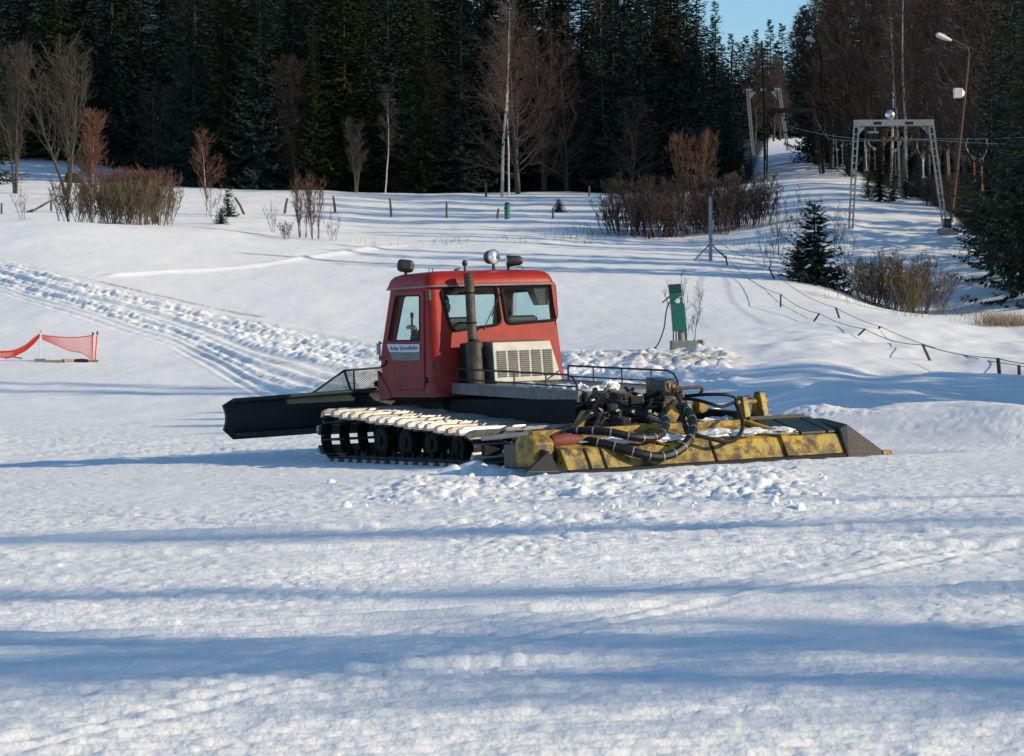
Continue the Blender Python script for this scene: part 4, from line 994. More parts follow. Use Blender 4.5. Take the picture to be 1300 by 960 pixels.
# ------------------------------------------------------------------ driver
def person_driver():
    import bmesh as _b
    me = bpy.data.meshes.new('person'); bm = _b.new(); skin = bm.verts.layers.skin.verify()
    def vert(p, r): v = bm.verts.new(p); v[skin].radius = (r, r) if not isinstance(r, tuple) else r; return v
    X, Y0 = -.55, .43
    pel = vert((X, Y0, 1.14), (.15, .12)); bel = vert((X, Y0 - .01, 1.28), (.15, .12)); che = vert((X, Y0 - .02, 1.46), (.17, .12)); nk = vert((X, Y0, 1.60), .055); hd0 = vert((X, Y0 + .015, 1.67), .062); hd1 = vert((X, Y0 + .02, 1.75), (.078, .088)); hd2 = vert((X, Y0 + .01, 1.82), .065)
    for a, b in ((pel, bel), (bel, che), (che, nk), (nk, hd0), (hd0, hd1), (hd1, hd2)): bm.edges.new((a, b))
    nose = vert((X, Y0 + .105, 1.735), .012); bm.edges.new((hd1, nose))
    for s, hand in ((-1, Vector((-.70, .87, 1.52))), (1, Vector((-.40, .80, 1.36)))):
        sh = vert((X + s * .18, Y0 - .0, 1.51), .066); el = vert((X + s * .24, Y0 + .26, 1.33), .058); wr = vert(hand + Vector((0, -.08, -.03)), .032); pa = vert(hand, (.036, .024))
        for a, b in ((che, sh), (sh, el), (el, wr), (wr, pa)): bm.edges.new((a, b))
        for k in range(4):
            f1 = vert(hand + Vector(((k - 1.5) * .022, .045, .012)), .010); f2 = vert(hand + Vector(((k - 1.5) * .022, .072, -.006)), .009); f3 = vert(hand + Vector(((k - 1.5) * .021, .062, -.030)), .008)
            bm.edges.new((pa, f1)); bm.edges.new((f1, f2)); bm.edges.new((f2, f3))
        t1 = vert(hand + Vector((-s * .045, .0, .0)), .011); t2 = vert(hand + Vector((-s * .052, .035, -.008)), .009); bm.edges.new((pa, t1)); bm.edges.new((t1, t2))
    for s in (-1, 1):
        hp = vert((X + s * .09, Y0 + .06, 1.12), .095); kn = vert((X + s * .12, Y0 + .44, 1.15), .07); ft = vert((X + s * .12, Y0 + .50, .84), .05); to = vert((X + s * .12, Y0 + .62, .80), .04)
        for a, b in ((pel, hp), (hp, kn), (kn, ft), (ft, to)): bm.edges.new((a, b))
    bm.verts.ensure_lookup_table(); pel[skin].use_root = True
    bm.to_mesh(me); bm.free(); o = bpy.data.objects.new('person', me); COL.objects.link(o)
    o.modifiers.new('skin', 'SKIN').use_smooth_shade = True; sb = o.modifiers.new('sub', 'SUBSURF'); sb.levels = 1; sb.render_levels = 2
    bpy.context.view_layer.update(); dg = bpy.context.evaluated_depsgraph_get(); me2 = bpy.data.meshes.new_from_object(o.evaluated_get(dg))
    o.modifiers.clear(); o.data = me2; me2.materials.clear(); me2.materials.append(MT['jacket']); me2.materials.append(MT['skin'])
    for p in me2.polygons:
        c = p.center; p.use_smooth = True
        p.material_index = 1 if (c.z > 1.60 and abs(c.x - X) < .12 and c.y > Y0 - .12) or (c.y > .765 and c.z > 1.28) else 0
    set_local(o); tag(o, 'person in dark jacket and cap sitting at the left side of the red cab', 'person')
    m = MB(); m.lathe((X, Y0 + .005, 1.745), (0, -.1, 1), [(.095, 0), (.103, .02), (.102, .07), (.085, .115), (.04, .135), (0, .14)], 16); m.box((X, Y0 + .12, 1.775), (.14, .09, .012)); c = m.build('cap', 'jacket', o, smooth=True)
    m = MB(); m.lathe((X, Y0 - .03, 1.655), (0, -.15, 1), [(.06, 0), (.085, .02), (.094, .07), (.094, .11), (.06, .13)], 14); m.build('hair', 'seat', o, smooth=True)
person_driver()

# snow lying on the machine
def snow_patch(name, label, pts, base, h, seed, par=None):
    """low irregular heap: footprint points in machine space"""
    R = random.Random(seed); m = MB(); bmx = bmesh.new(); bmesh.ops.create_icosphere(bmx, subdivisions=3, radius=1); vs = [v.co.copy() for v in bmx.verts]; fs = [tuple(v.index for v in f.verts) for f in bmx.faces]; bmx.free()
    from mathutils import noise as mn
    for (cx, cy, cz, rx, ry, rz) in pts:
        o = Vector((R.random() * 50, R.random() * 50, 0))
        m.add([Vector((cx + c.x * rx * (1 + .7 * mn.noise(c * 1.9 + o)), cy + c.y * ry * (1 + .7 * mn.noise(c * 1.9 + o * 2)), cz + c.z * rz * (1 + .7 * mn.noise(c * 2.6 + o)))) for c in vs], fs)
    o = m.build(name, 'snow_lump', None, smooth=True); set_local(o); tag(o, label, 'snow', 'patches of snow on the groomer'); return o
q = V(764, 495, y=-2.55)
snow_patch('snow_heap', 'white snow chunk lying on the rear end of the grey deck', [(q.x - .08, -2.58, q.z - .02, .13, .10, .06), (q.x + .05, -2.6, q.z + .01, .10, .09, .075), (q.x + .12, -2.55, q.z + .02, .08, .08, .075), (q.x - .16, -2.55, q.z - .02, .08, .07, .04)], 0, 0, 3)
q = V(672, 492, x=-.5)
snow_patch('snow_heap', 'thin snow patch on the deck below the aluminium grille', [(-.52, q.y, zd(q.y) + .01, .09, .22, .045), (-.45, q.y - .3, zd(q.y) + .0, .07, .14, .03)], 0, 0, 4)
q = V(718, 493, x=-.5)
snow_patch('snow_heap', 'snow patch on the deck inside the curved end of the near railing', [(-.5, q.y + .05, zd(q.y) + .01, .1, .22, .05), (-.42, q.y - .15, zd(q.y) + .01, .10, .12, .05)], 0, 0, 5)
def tsnow(x0, x1, t, label, seed, hz=.028, ry=.17):
    R = random.Random(seed); pts = []
    for x in np.arange(x0, x1, .13): p = flat(x + R.uniform(-.03, .03), t + R.uniform(-.1, .1), 0); pts.append((p.x, p.y, p.z + TD, R.uniform(.11, .18), ry * R.uniform(.7, 1.2), hz * R.uniform(.6, 1.3)))
    snow_patch('snow_heap', label, pts, 0, 0, seed)
xa = V(885, 548, y=-4.2).x
tsnow(xa, V(985, 548, y=-4.2).x, .45, 'snow lying on the yellow tiller hood right of the big hose loop', 6, .045, .22)
tsnow(V(765, 555, y=-4.2).x, V(860, 555, y=-4.2).x, .42, 'snow lying on the yellow tiller hood under the black hoses', 7, .045, .2)
tsnow(V(735, 562, y=-4.2).x, V(757, 562, y=-4.2).x, .4, 'small snow patch on the tiller hood beside the red-brown motor', 8, .025, .13)
m_pts = [(x, -3.62 + random.uniform(-.05, .05), .40, .16, .08, .035) for x in np.arange(.45, 1.25, .2)]
snow_patch('snow_heap', 'strip of snow on the dark rotor housing behind the tiller hood', m_pts, 0, 0, 9)
# ------------------------------------------------------------------ trees and shrubs
MT['needle_far'] = mat('hazy_distant_needles', (.022, .034, .028), (.032, .044, .036), rough=.8, scale=1.2, rnd=.25, spec=.1, detail=3)  # haze over distance put into the needle tone
def mesh_np(name, verts, faces4, mats):
    me = bpy.data.meshes.new(name); n = len(verts); q = np.asarray(faces4, np.int32)
    me.vertices.add(n); me.vertices.foreach_set('co', np.asarray(verts, np.float32).ravel())
    me.loops.add(q.size); me.loops.foreach_set('vertex_index', q.ravel()); me.polygons.add(len(q))
    me.polygons.foreach_set('loop_start', np.arange(0, q.size, 4, dtype=np.int32)); me.update(calc_edges=True); me.materials.append(MT[mats]); return me
def spruce(name, h, r, seed, needle, kite=.30, step=.25, whorl=.42, skirt=.06, gap=.12, nb=7):
    R = np.random.default_rng(seed); VV = []
    z = h * skirt
    while z < h - .15:
        t = z / h; L0 = r * (1 - t) ** .85 * (1.0 if t > .12 else .75 + 2 * t) + .10
        k = max(4, int(nb * (1 - .3 * t)))
        for b in range(k):
            if R.random() < gap: continue
            az = R.uniform(0, 2 * PI); L = L0 * R.uniform(.62, 1.18)
            if R.random() < .07: L *= 1.25
            rise = -.42 + .85 * t + R.uniform(-.12, .12)
            zz = z + R.uniform(-.2, .2)
            ca, sa = math.cos(az), math.sin(az); m = max(2, int(L / step)); ss = (np.arange(m) + R.uniform(.2, 1, m)) / m
            ss = np.clip(ss, .08, 1)
            for side in (-1, 1, 0):
                s = np.clip(ss + R.uniform(-.04, .04, m), .05, 1.02)
                rad = s * L; hz = zz + rise * rad - .16 * L * np.sin(PI * s) + .10 * L * s ** 3
                px, py = ca * rad, sa * rad
                kl = kite * R.uniform(.7, 1.4, m) * (1.15 - .45 * s) * (.75 + .35 * L / max(r, .1))
                # direction of the twig: outwards along the branch, splayed and hanging
                spl = side * R.uniform(.5, 1.1, m); dx = ca * np.cos(spl) - sa * np.sin(spl); dy = sa * np.cos(spl) + ca * np.sin(spl); dz = rise - R.uniform(.15, .9, m) * (1.1 - t)
                n_ = np.sqrt(dx * dx + dy * dy + dz * dz); dx, dy, dz = dx / n_, dy / n_, dz / n_
                wx, wy, wz = -dy + R.uniform(-.3, .3, m), dx + R.uniform(-.3, .3, m), R.uniform(-.7, .7, m); wn = np.sqrt(wx * wx + wy * wy + wz * wz); kw = kl * R.uniform(.16, .30, m)
                wx, wy, wz = wx / wn * kw, wy / wn * kw, wz / wn * kw
                p0 = np.stack([px, py, hz], 1); d = np.stack([dx * kl, dy * kl, dz * kl], 1); w = np.stack([wx, wy, wz], 1)
                VV.append(np.stack([p0, p0 + d * .45 + w, p0 + d, p0 + d * .45 - w], 1).reshape(-1, 3))
        z += whorl * R.uniform(.75, 1.25) * (1 - .35 * t)
    # leader shoot
    V_ = np.concatenate(VV); top = np.array([[0, 0, h - .5], [.05, 0, h - .2], [0, 0, h + .15], [-.05, 0, h - .2]]); V_ = np.concatenate([V_, top])
    me = mesh_np('crown', V_, np.arange(len(V_)).reshape(-1, 4), needle)
    m = MB(); m.tube([(0, 0, -.6), (0, 0, h * .1), (0, 0, h * .5), (0, 0, h * .97)], [h * .013 + .05, h * .0115 + .03, h * .007 + .01, .012], 7); tm = m.mesh('trunk', 'bark')
    return me, tm
def tree_thing(name, parts, loc, label, cat='tree', group=None, rz=0., sc=1.0, lean=(0, 0)):
    o = thing(name, label, cat, loc, rz, group); o.rotation_euler = (lean[0], lean[1], rz); o.scale = sc if isinstance(sc, tuple) else (sc,) * 3
    for nm, me in parts:
        c = bpy.data.objects.new(nm, me); COL.objects.link(c); c.parent = o
    return o
SP = []
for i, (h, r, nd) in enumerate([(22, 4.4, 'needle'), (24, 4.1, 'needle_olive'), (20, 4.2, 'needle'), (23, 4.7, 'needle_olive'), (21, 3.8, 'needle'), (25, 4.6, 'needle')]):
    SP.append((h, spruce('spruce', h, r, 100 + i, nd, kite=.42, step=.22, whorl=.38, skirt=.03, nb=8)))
SPN = []
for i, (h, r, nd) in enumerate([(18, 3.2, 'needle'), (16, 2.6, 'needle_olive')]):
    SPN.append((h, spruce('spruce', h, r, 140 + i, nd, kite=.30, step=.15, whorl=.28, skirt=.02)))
YS = [(3.0, spruce('spruce', 3.0, 1.0, 160, 'needle_young', kite=.16, step=.07, whorl=.11, skirt=.03, nb=8)), (3.0, spruce('spruce', 3.0, 1.15, 161, 'needle', kite=.17, step=.06, whorl=.09, skirt=.03, nb=9))]
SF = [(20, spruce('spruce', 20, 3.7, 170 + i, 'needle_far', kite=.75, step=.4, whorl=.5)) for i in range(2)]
TREES = []
def put_spruce(proto, X, Y, h, label, group=None, name='spruce_tree', wid=1.0, rz=None, lean=(0, 0)):
    hp, (cm, tm) = proto; s = h / hp
    o = tree_thing(name, (('trunk', tm), ('crown', cm)), (X, Y, gz(X, Y) - .1), label, 'tree', group, random.uniform(0, 6.28) if rz is None else rz, (s * wid, s * wid, s), lean)
    TREES.append(o); return o
def put_spruce_u(proto, u, Y, h, label, **k): return put_spruce(proto, (u - CU) / F * Y, Y, h, label, **k)
def h_for(u, v, Y):  # height of a tree at (u, Y) whose tip shows at row v
    return CH + (CV - v) / F * Y - gz((u - CU) / F * Y, Y)

# the dark forest across the left and middle
GL = 'spruces of the dark forest behind the field'
front = [(252, 236, -90, 1, 1.0), (286, 206, -70, 1, 1.15), (330, 200, -60, 0, 1.0), (372, 204, -120, 2, .9), (436, 203, -80, 3, 1.25), (398, 199, 30, 1, 1.0), (492, 204, -60, 0, 1.0), (540, 199, -20, 3, 1.0), (585, 197, 10, 2, 1.25), (612, 206, -90, 5, 1.0), (690, 206, -70, 4, 1.0), (738, 203, -60, 0, 1.0), (778, 200, -50, 2, 1.0), (815, 200, -40, 5, 1.0), (850, 201, -60, 0, 1.1), (884, 200, -30, 2, 1.0), (908, 203, 0, 4, 1.05), (925, 199, 85, 0, 1.0), (942, 198, 150, 2, 1.05), (953, 200, 185, 0, 1.0)]
names_f = {286: 'tall spruce with drooping boughs directly above the young spruce in the field', 436: 'broad olive-lit spruce left of the thin white birch above the cab', 585: 'wide low-skirted spruce at the forest edge just left of the tall white birch', 908: 'spruce with its pointed tip against the sky at the dark forest\'s right end', 942: 'low dark spruce with sweeping boughs beside the start of the forest track', 925: 'mid-height dark spruce beside the patch of sky, just behind the lowest spruces', 953: 'shortest dark spruce at the forest corner beside the lift track'}
for u, Y, v, k, wd in front:
    put_spruce_u(SP[k], u, Y, h_for(u, v, Y), names_f.get(u, 'dark spruce in the front row of the shaded forest edge'), group=None if u in names_f else 'front row spruces of the forest edge', wid=wd)
put_spruce_u(SP[1], -12, 196, h_for(-12, -10, 196), 'sunlit green spruce cut by the left edge of the photo', wid=1.1)
for r_, Y in enumerate((211, 219, 228, 238, 249, 262, 277)):
    X = -64 + random.uniform(0, 3)
    while True:
        u = CU + F * X / Y
        if u > 948: break
        yy = Y + random.uniform(-3, 3)
        if (u < 232 and Y < 238) or (560 < u < 575 and Y < 215): X += 3.0; continue
        vb = np.interp(u + 22, [860, 885, 905, 925, 945, 960, 980], [-140, -20, 5, 50, 95, 130, 190])
        h = min(random.uniform(19, 27), h_for(u, vb, yy))
        if h > 4:
            put_spruce((SP[random.choice((0, 2, 4, 5, 1, 3))]), X, yy, h, 'tall spruce inside the dark forest, behind its front row', group=GL, wid=random.uniform(.8, 1.15) * (1.0 if h > 15 or u > 840 else 1.2))
        X += random.uniform(2.9, 4.4)
# distant ridge trees in the sky gap
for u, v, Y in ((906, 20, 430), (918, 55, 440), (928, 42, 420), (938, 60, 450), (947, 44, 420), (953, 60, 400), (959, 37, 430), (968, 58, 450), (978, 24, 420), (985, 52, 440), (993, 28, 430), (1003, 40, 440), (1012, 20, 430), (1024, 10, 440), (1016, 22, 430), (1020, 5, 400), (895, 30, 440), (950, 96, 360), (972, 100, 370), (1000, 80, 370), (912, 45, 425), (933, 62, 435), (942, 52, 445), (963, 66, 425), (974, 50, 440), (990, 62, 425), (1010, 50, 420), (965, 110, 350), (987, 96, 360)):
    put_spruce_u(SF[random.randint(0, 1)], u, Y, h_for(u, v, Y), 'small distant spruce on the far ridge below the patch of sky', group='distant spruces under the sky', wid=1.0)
# right-hand forest
GR = 'spruces of the forest right of the lift track'
for u, Y, v, k, wd in ((1034, 236, -40, 2, .72), (1046, 250, -80, 0, .8), (1062, 226, -60, 5, 1.0), (1095, 222, -80, 0, 1.0), (1128, 218, -60, 2, 1.0), (1160, 214, -70, 4, 1.0), (1195, 208, -80, 5, 1.0), (1228, 206, -60, 2, 1.0), (1262, 200, -60, 0, 1.0), (1300, 196, -60, 5, 1.0), (1056, 215, 120, 0, .75), (1078, 196, 150, 2, .8)):
    put_spruce_u(SP[k], u, Y, h_for(u, v, Y), {1034: 'tall dark spruce right of the lift track, its boughs against the sky', 1056: 'shaded spruce beside the dark middle lift portal', 1078: 'low dark spruce below the shaded middle lift portal, on the edge of the track'}.get(u, 'tall dark spruce behind the bare trees right of the lift track'), group=None if u in (1034, 1056, 1078) else GR, wid=wd)
for r_, Y in enumerate((232, 246, 262)):
    X = 29 + r_ * 2
    while X < 75:
        put_spruce(SP[random.randint(0, 5)], X, Y + random.uniform(-4, 4), random.uniform(20, 27), 'tall dark spruce behind the bare trees right of the lift track', group=GR); X += random.uniform(3.4, 4.8)
for u, Y, v, k, wd in ((1102, 160, 196, 0, 1.25), (1117, 156, 178, 1, 1.2), (1134, 158, 186, 0, 1.25), (1150, 162, 200, 1, 1.2), (1165, 166, 190, 0, 1.2), (1178, 170, 205, 1, 1.2)):
    put_spruce_u(SPN[k] if 0 else SP[k * 2], u, Y, h_for(u, v, Y), 'dark young spruce seen through the near lift portal, under the hanging drag bars', group='young spruces behind the near lift portal', wid=wd * 1.15)
for u, Y, v, k, wd in ((1243, 134, 150, 1, 1.25), (1258, 122, 60, 0, 1.0), (1283, 116, -60, 0, 1.0), (1272, 128, -90, 1, 1.0), (1300, 112, 20, 1, 1.1), (1318, 108, -120, 0, 1.0), (1345, 112, -60, 1, 1.0), (1385, 106, -80, 0, 1.0), (1420, 112, -120, 1, 1.0)):
    put_spruce_u(SPN[k], u, Y, h_for(u, v, Y), {1258: 'olive-green spruce at the right edge, nearly as tall as the lamp mast', 1243: 'lower dark spruce right of the rusty lamp mast, behind the hanging drag bars', 1283: 'tall near spruce at the right edge with boughs down to the snow bank'}.get(u, 'dense dark spruce of the near clump at the right edge'), group=None if u in (1243, 1258, 1283) else 'near spruces at the right edge', wid=wd)
# young spruces in the field
p = hit(290, 276); put_spruce(YS[0], p.x, p.y, (276 - 232) / F * p.y, 'young spruce with a thin bare leader, beside the slanting fence rail', name='young_spruce', wid=.95)
p = hit(281, 287); put_spruce(YS[1], p.x, p.y, (287 - 262) / F * p.y, 'smallest bushy spruce in front of the young spruce with the bare leader', name='young_spruce', wid=1.35)
p = ground(1034, 109); put_spruce(YS[1], p.x, p.y, (356 - 250) / F * p.y, 'dark bushy spruce standing alone on the bank left of the near lift portal', name='young_spruce', wid=1.15)
p = ground(1014, 112); put_spruce(YS[1], p.x, p.y, 1.7, 'small spruce hugging the left side of the lone dark spruce on the bank', name='young_spruce', wid=1.0)
p = hit(709, 268); put_spruce(YS[1], p.x, p.y, .85, 'tiny dark spruce behind a fence post right of the green cylinder', name='young_spruce', wid=1.7)

# ---- bare trees
def bare(seed, h, stems=1, base_r=.1, spread=.12, branch=(.25, 1.0), nbr=26, blen=.30, bang=45, droop=0., twigs=9, twl=.5, r0=.07, tw=.009, depth2=5, curve=.05, trunk_mat='birch', twig_mat='twig', top=1.0, fork=0., minr=.012):
    R = random.Random(seed); mt, mc = MB(), MB()
    def rv(a): return Vector((R.uniform(-a, a), R.uniform(-a, a), R.uniform(-a, a)))
    for s in range(stems):
        az = R.uniform(0, 6.28); hs = h * R.uniform(.8, 1.0) if stems > 1 else h
        lean = Vector((math.cos(az), math.sin(az), 0)) * (spread * R.uniform(.4, 1.2)) if stems > 1 else rv(spread * .5)
        bo = Vector((math.cos(az), math.sin(az), 0)) * base_r * math.sqrt(R.random()) * (stems > 1); P = [bo + Vector((0, 0, -.3))]; d = (Vector((0, 0, 1)) + lean * (.4 + .6 * (bo.length / base_r) if base_r > .2 else 1)).normalized(); n = 12
        for k in range(n):
            d = (d + rv(curve)).normalized(); P.append(P[-1] + d * (hs + .3) / n)
        rr = [max(r0 * (1 - k / n) ** .8, minr) for k in range(n + 1)]; mt.tube(P, rr, 6)
        for b in range(nbr):
            t = branch[0] + (branch[1] - branch[0]) * (b + R.random()) / nbr; f = t * n; i = min(int(f), n - 1); p = P[i].lerp(P[i + 1], f - i); az = R.uniform(0, 6.28)
            L = h * blen * (1.05 - .75 * abs((t - branch[0]) / max(1e-3, 1 - branch[0]) - .15)) * R.uniform(.6, 1.15)
            a = math.radians(bang * R.uniform(.7, 1.3)); dd = Vector((math.cos(az) * math.sin(a), math.sin(az) * math.sin(a), math.cos(a)))
            rb = max(rr[i] * .45, minr); Q = [p]; m = 6
            for k in range(m):
                dd = (dd + Vector((0, 0, .10 - droop * k / m)) + rv(.13)).normalized(); Q.append(Q[-1] + dd * L / m)
            (mt if rb > r0 * .30 and trunk_mat != 'birch' else mc).tube(Q, [max(rb * (1 - k / (m + 1)), tw) for k in range(m + 1)], 4 if rb > .02 else 3, cap=False)
            for c in range(depth2):
                f2 = R.uniform(.2, 1.0) * m; j = min(int(f2), m - 1); q = Q[j].lerp(Q[j + 1], f2 - j); d2 = ((Q[j + 1] - Q[j]).normalized() + rv(.75)).normalized(); L2 = L * R.uniform(.25, .5); S = [q]
                for k in range(3):
                    d2 = (d2 + Vector((0, 0, .12 - droop * 1.6)) + rv(.12)).normalized(); S.append(S[-1] + d2 * L2 / 3)
                mc.tube(S, [tw * 1.2, tw, tw, tw * .6], 3, cap=False)
                for e in range(twigs):
                    f3 = R.uniform(.15, 1) * 3; j3 = min(int(f3), 2); q3 = S[j3].lerp(S[j3 + 1], f3 - j3); d3 = ((S[j3 + 1] - S[j3]).normalized() + rv(.8) + Vector((0, 0, .2 - droop * 2))).normalized()
                    L3 = twl * R.uniform(.4, 1.1); mc.tube([q3, q3 + d3 * L3 * .5, q3 + (d3 + Vector((0, 0, -droop)) * .5) * L3], [tw * .8, tw * .7, tw * .45], 3, cap=False)
    return mt.mesh('trunk', trunk_mat), mc.mesh('crown', twig_mat)
def put_bare(proto, loc, label, name='bare_tree', group=None, sc=1.0, rz=None, lean=(0, 0), cat='tree'):
    return tree_thing(name, (('trunk', proto[0]), ('crown', proto[1])), loc, label, cat, group, random.uniform(0, 6.28) if rz is None else rz, sc, lean)
BIRCH = bare(1, 14, nbr=46, blen=.20, bang=38, droop=.10, twigs=7, twl=.7, r0=.12, tw=.012, branch=(.30, 1.0), curve=.035)
BIRCH2 = bare(2, 12, nbr=30, blen=.17, bang=34, droop=.12, twigs=6, twl=.6, r0=.085, tw=.011, branch=(.4, 1.0), curve=.05)
BIRCHS = bare(3, 4.6, nbr=60, blen=.37, bang=36, droop=.02, twigs=8, twl=.34, r0=.045, tw=.0075, branch=(.22, 1.0), curve=.03, twig_mat='twig_red', minr=.008)
BIRCHT = bare(31, 4.2, nbr=30, blen=.32, bang=42, droop=.02, twigs=6, twl=.34, r0=.04, tw=.007, branch=(.25, 1.0), curve=.06, twig_mat='twig_red', minr=.008)
BROOM = bare(4, 10.5, stems=3, spread=.20, nbr=26, blen=.38, bang=27, twigs=6, twl=.8, r0=.13, tw=.013, branch=(.22, 1.0), curve=.05, trunk_mat='greybark', twig_mat='twig_grey')
BROOMN = bare(5, 10, stems=3, spread=.09, nbr=22, blen=.22, bang=20, twigs=6, twl=.7, r0=.11, tw=.012, branch=(.2, 1.0), curve=.04, trunk_mat='greybark', twig_mat='twig_grey')
OAK = bare(6, 13, stems=2, spread=.12, nbr=34, blen=.34, bang=62, droop=.05, twigs=7, twl=.8, r0=.17, tw=.013, branch=(.12, 1.0), curve=.05, trunk_mat='greybark', twig_mat='twig')
BROWN = bare(7, 16, stems=2, spread=.08, nbr=44, blen=.20, bang=40, droop=.05, twigs=9, twl=.9, r0=.15, tw=.014, branch=(.15, 1.0), curve=.04, trunk_mat='greybark', twig_mat='twig')
SAP = bare(8, 2.4, stems=3, spread=.22, nbr=8, blen=.34, bang=28, twigs=3, twl=.25, r0=.02, tw=.006, branch=(.2, 1.0), curve=.08, trunk_mat='twig_grey', twig_mat='twig_grey', minr=.006, depth2=3)
REDB = bare(9, 3.2, stems=9, base_r=.35, spread=.16, nbr=9, blen=.26, bang=26, twigs=4, twl=.3, r0=.020, tw=.0075, branch=(.25, 1.0), curve=.06, trunk_mat='twig_grey', twig_mat='twig_red', minr=.008, depth2=3)
SHRUB = bare(10, 2.3, stems=20, base_r=.85, spread=.45, nbr=8, blen=.32, bang=30, twigs=3, twl=.28, r0=.020, tw=.009, branch=(.25, .95), curve=.07, trunk_mat='shrub', twig_mat='shrub', minr=.010, depth2=3)
SHRUBR = bare(11, 2.3, stems=26, base_r=.8, spread=.30, nbr=8, blen=.32, bang=30, twigs=3, twl=.3, r0=.022, tw=.009, branch=(.3, 1.0), curve=.07, trunk_mat='twig', twig_mat='twig_red', minr=.010, depth2=3)
DARKB = bare(12, 2.7, stems=26, base_r=.95, spread=.28, nbr=7, blen=.30, bang=30, twigs=3, twl=.3, r0=.024, tw=.010, branch=(.2, 1.0), curve=.07, trunk_mat='twig', twig_mat='twig', minr=.010, depth2=3)
DITCH = bare(13, 2.4, stems=40, base_r=.9, spread=.65, nbr=8, blen=.32, bang=34, twigs=3, twl=.28, r0=.022, tw=.008, branch=(.2, 1.0), curve=.10, trunk_mat='shrub', twig_mat='shrub', minr=.008, depth2=3)
def on(u, Y, dz=-.05): p = ground(u, Y); p.z += dz; return p
# tall bare trees along the left
put_bare(BROOMN, on(20, 176), 'narrow bare grey tree with upright stems, furthest left', sc=(1.0, 1.0, 1.0))
put_bare(BROOM, on(86, 176), 'bare grey tree with a wide broom-shaped crown, above the left shrub', sc=(1.05, 1.05, .98), lean=(0, -.03))
p = on(119, 131); put_bare(BIRCHS, p, 'slender birch with a dense reddish egg-shaped crown rising out of the big shrub', name='birch_tree', sc=(1.15, 1.15, 1.13))
p = on(262, 146); put_bare(BIRCHT, p, 'thin leaning birch sapling with a reddish crown left of the young spruce', name='birch_tree', lean=(0, .10), sc=1.08)
p = on(262, 146); p.x += .4; put_bare(SAP, p, 'dark slim sapling right against the leaning birch sapling', name='sapling', sc=1.0, lean=(0, -.02))
put_bare(BROOMN, on(452, 192), 'pair of slim grey stems at the forest edge left of the thin white birch', sc=(.75, .75, .55))
put_bare(BIRCH2, on(489, 192), 'thin white birch stem standing against the dark forest above the exhaust pipe', name='birch_tree', sc=(.7, .7, .62))
b = put_bare(BIRCH, on(637, 186), 'tall white birch with a bent foot and forked stem in front of the dark forest', name='birch_tree', sc=(1.0, 1.0, .95), lean=(0, .035))
put_bare(BIRCH2, on(646, 188), 'second white birch stem rising close behind the tall bent birch', name='birch_tree', sc=(1.0, 1.0, 1.15))
put_bare(OAK, on(658, 193), 'spreading bare tree with long sideways branches right of the tall white birch', sc=(1.15, 1.0, .95))
put_bare(OAK, on(690, 199), 'dim bare tree with long drooping branches deeper in the forest right of the spreading one', sc=1.0)
put_bare(BROWN, on(545, 201), 'reddish-brown bare tree crown between two spruces left of the tall white birch', sc=.7)
put_bare(BROWN, on(375, 200), 'reddish-brown bare tree between spruces at the forest edge left of the cab', sc=.72)
put_bare(BIRCH2, on(770, 203), 'thin pale birch stem deep in the forest right of the spreading bare tree', name='birch_tree', sc=(.9, .9, 1.45))
put_bare(BIRCH2, on(858, 204), 'leaning pale birch stem near the top right of the dark forest', name='birch_tree', sc=(.9, .9, 1.4), lean=(0, .06))
put_bare(SHRUBR, on(880, 192), 'bare reddish shrub tree standing taller than the dark thicket', name='bare_shrub', sc=(1.5, 1.3, 1.9), cat='shrub')
for u, Y, s in ((720, 199, .8), (800, 197, .55), (200, 231, .65)):
    put_bare(BROWN if u % 4 else OAK, on(u, Y), 'dim brown bare tree standing in front of the dark spruces', group='brown bare trees along the forest edge', sc=(s * 1.1, s * 1.1, s))
# right side bare wood
GB = 'brown bare trees of the right-hand wood'
for u, Y, s in ((1055, 214, .95), (1078, 204, 1.0), (1098, 196, 1.05), (1118, 204, 1.15), (1145, 190, 1.05), (1168, 184, 1.1), (1190, 178, 1.1), (1212, 172, 1.15), (1228, 160, 1.1), (1248, 150, 1.05), (1180, 196, 1.15), (1205, 192, 1.2), (1270, 144, 1.1), (1038, 224, .85)):
    put_bare(BROWN, on(u, Y), 'brown bare tree in the shaded wood right of the lift track', group=GB, sc=(s * 1.05, s * 1.05, s * 1.1))
for u, Y, l, lab in ((1152, 168, .0, 'white birch trunk behind the near lift portal, the one leaning left'), (1143, 170, -.05, 'white birch stem left of the leaning birch behind the near lift portal'), (1131, 176, .02, 'thin white birch stem, leftmost of the three behind the near lift portal'), (1243, 150, .0, 'pale birch stem in the wood right of the rusty lamp mast'), (1262, 152, .03, 'pale birch stem near the right edge above the olive spruce')):
    put_bare(BIRCH, on(u, Y), lab, name='birch_tree', sc=(.9, .9, 1.1), lean=(0, l))
for u, Y, s in ((958, 330, .9), (982, 345, .8), (990, 350, .75)):
    put_bare(BROWN, on(u, Y), 'hazy bare tree in the gap at the far end of the lift track', group='bare trees at the end of the track', sc=s)
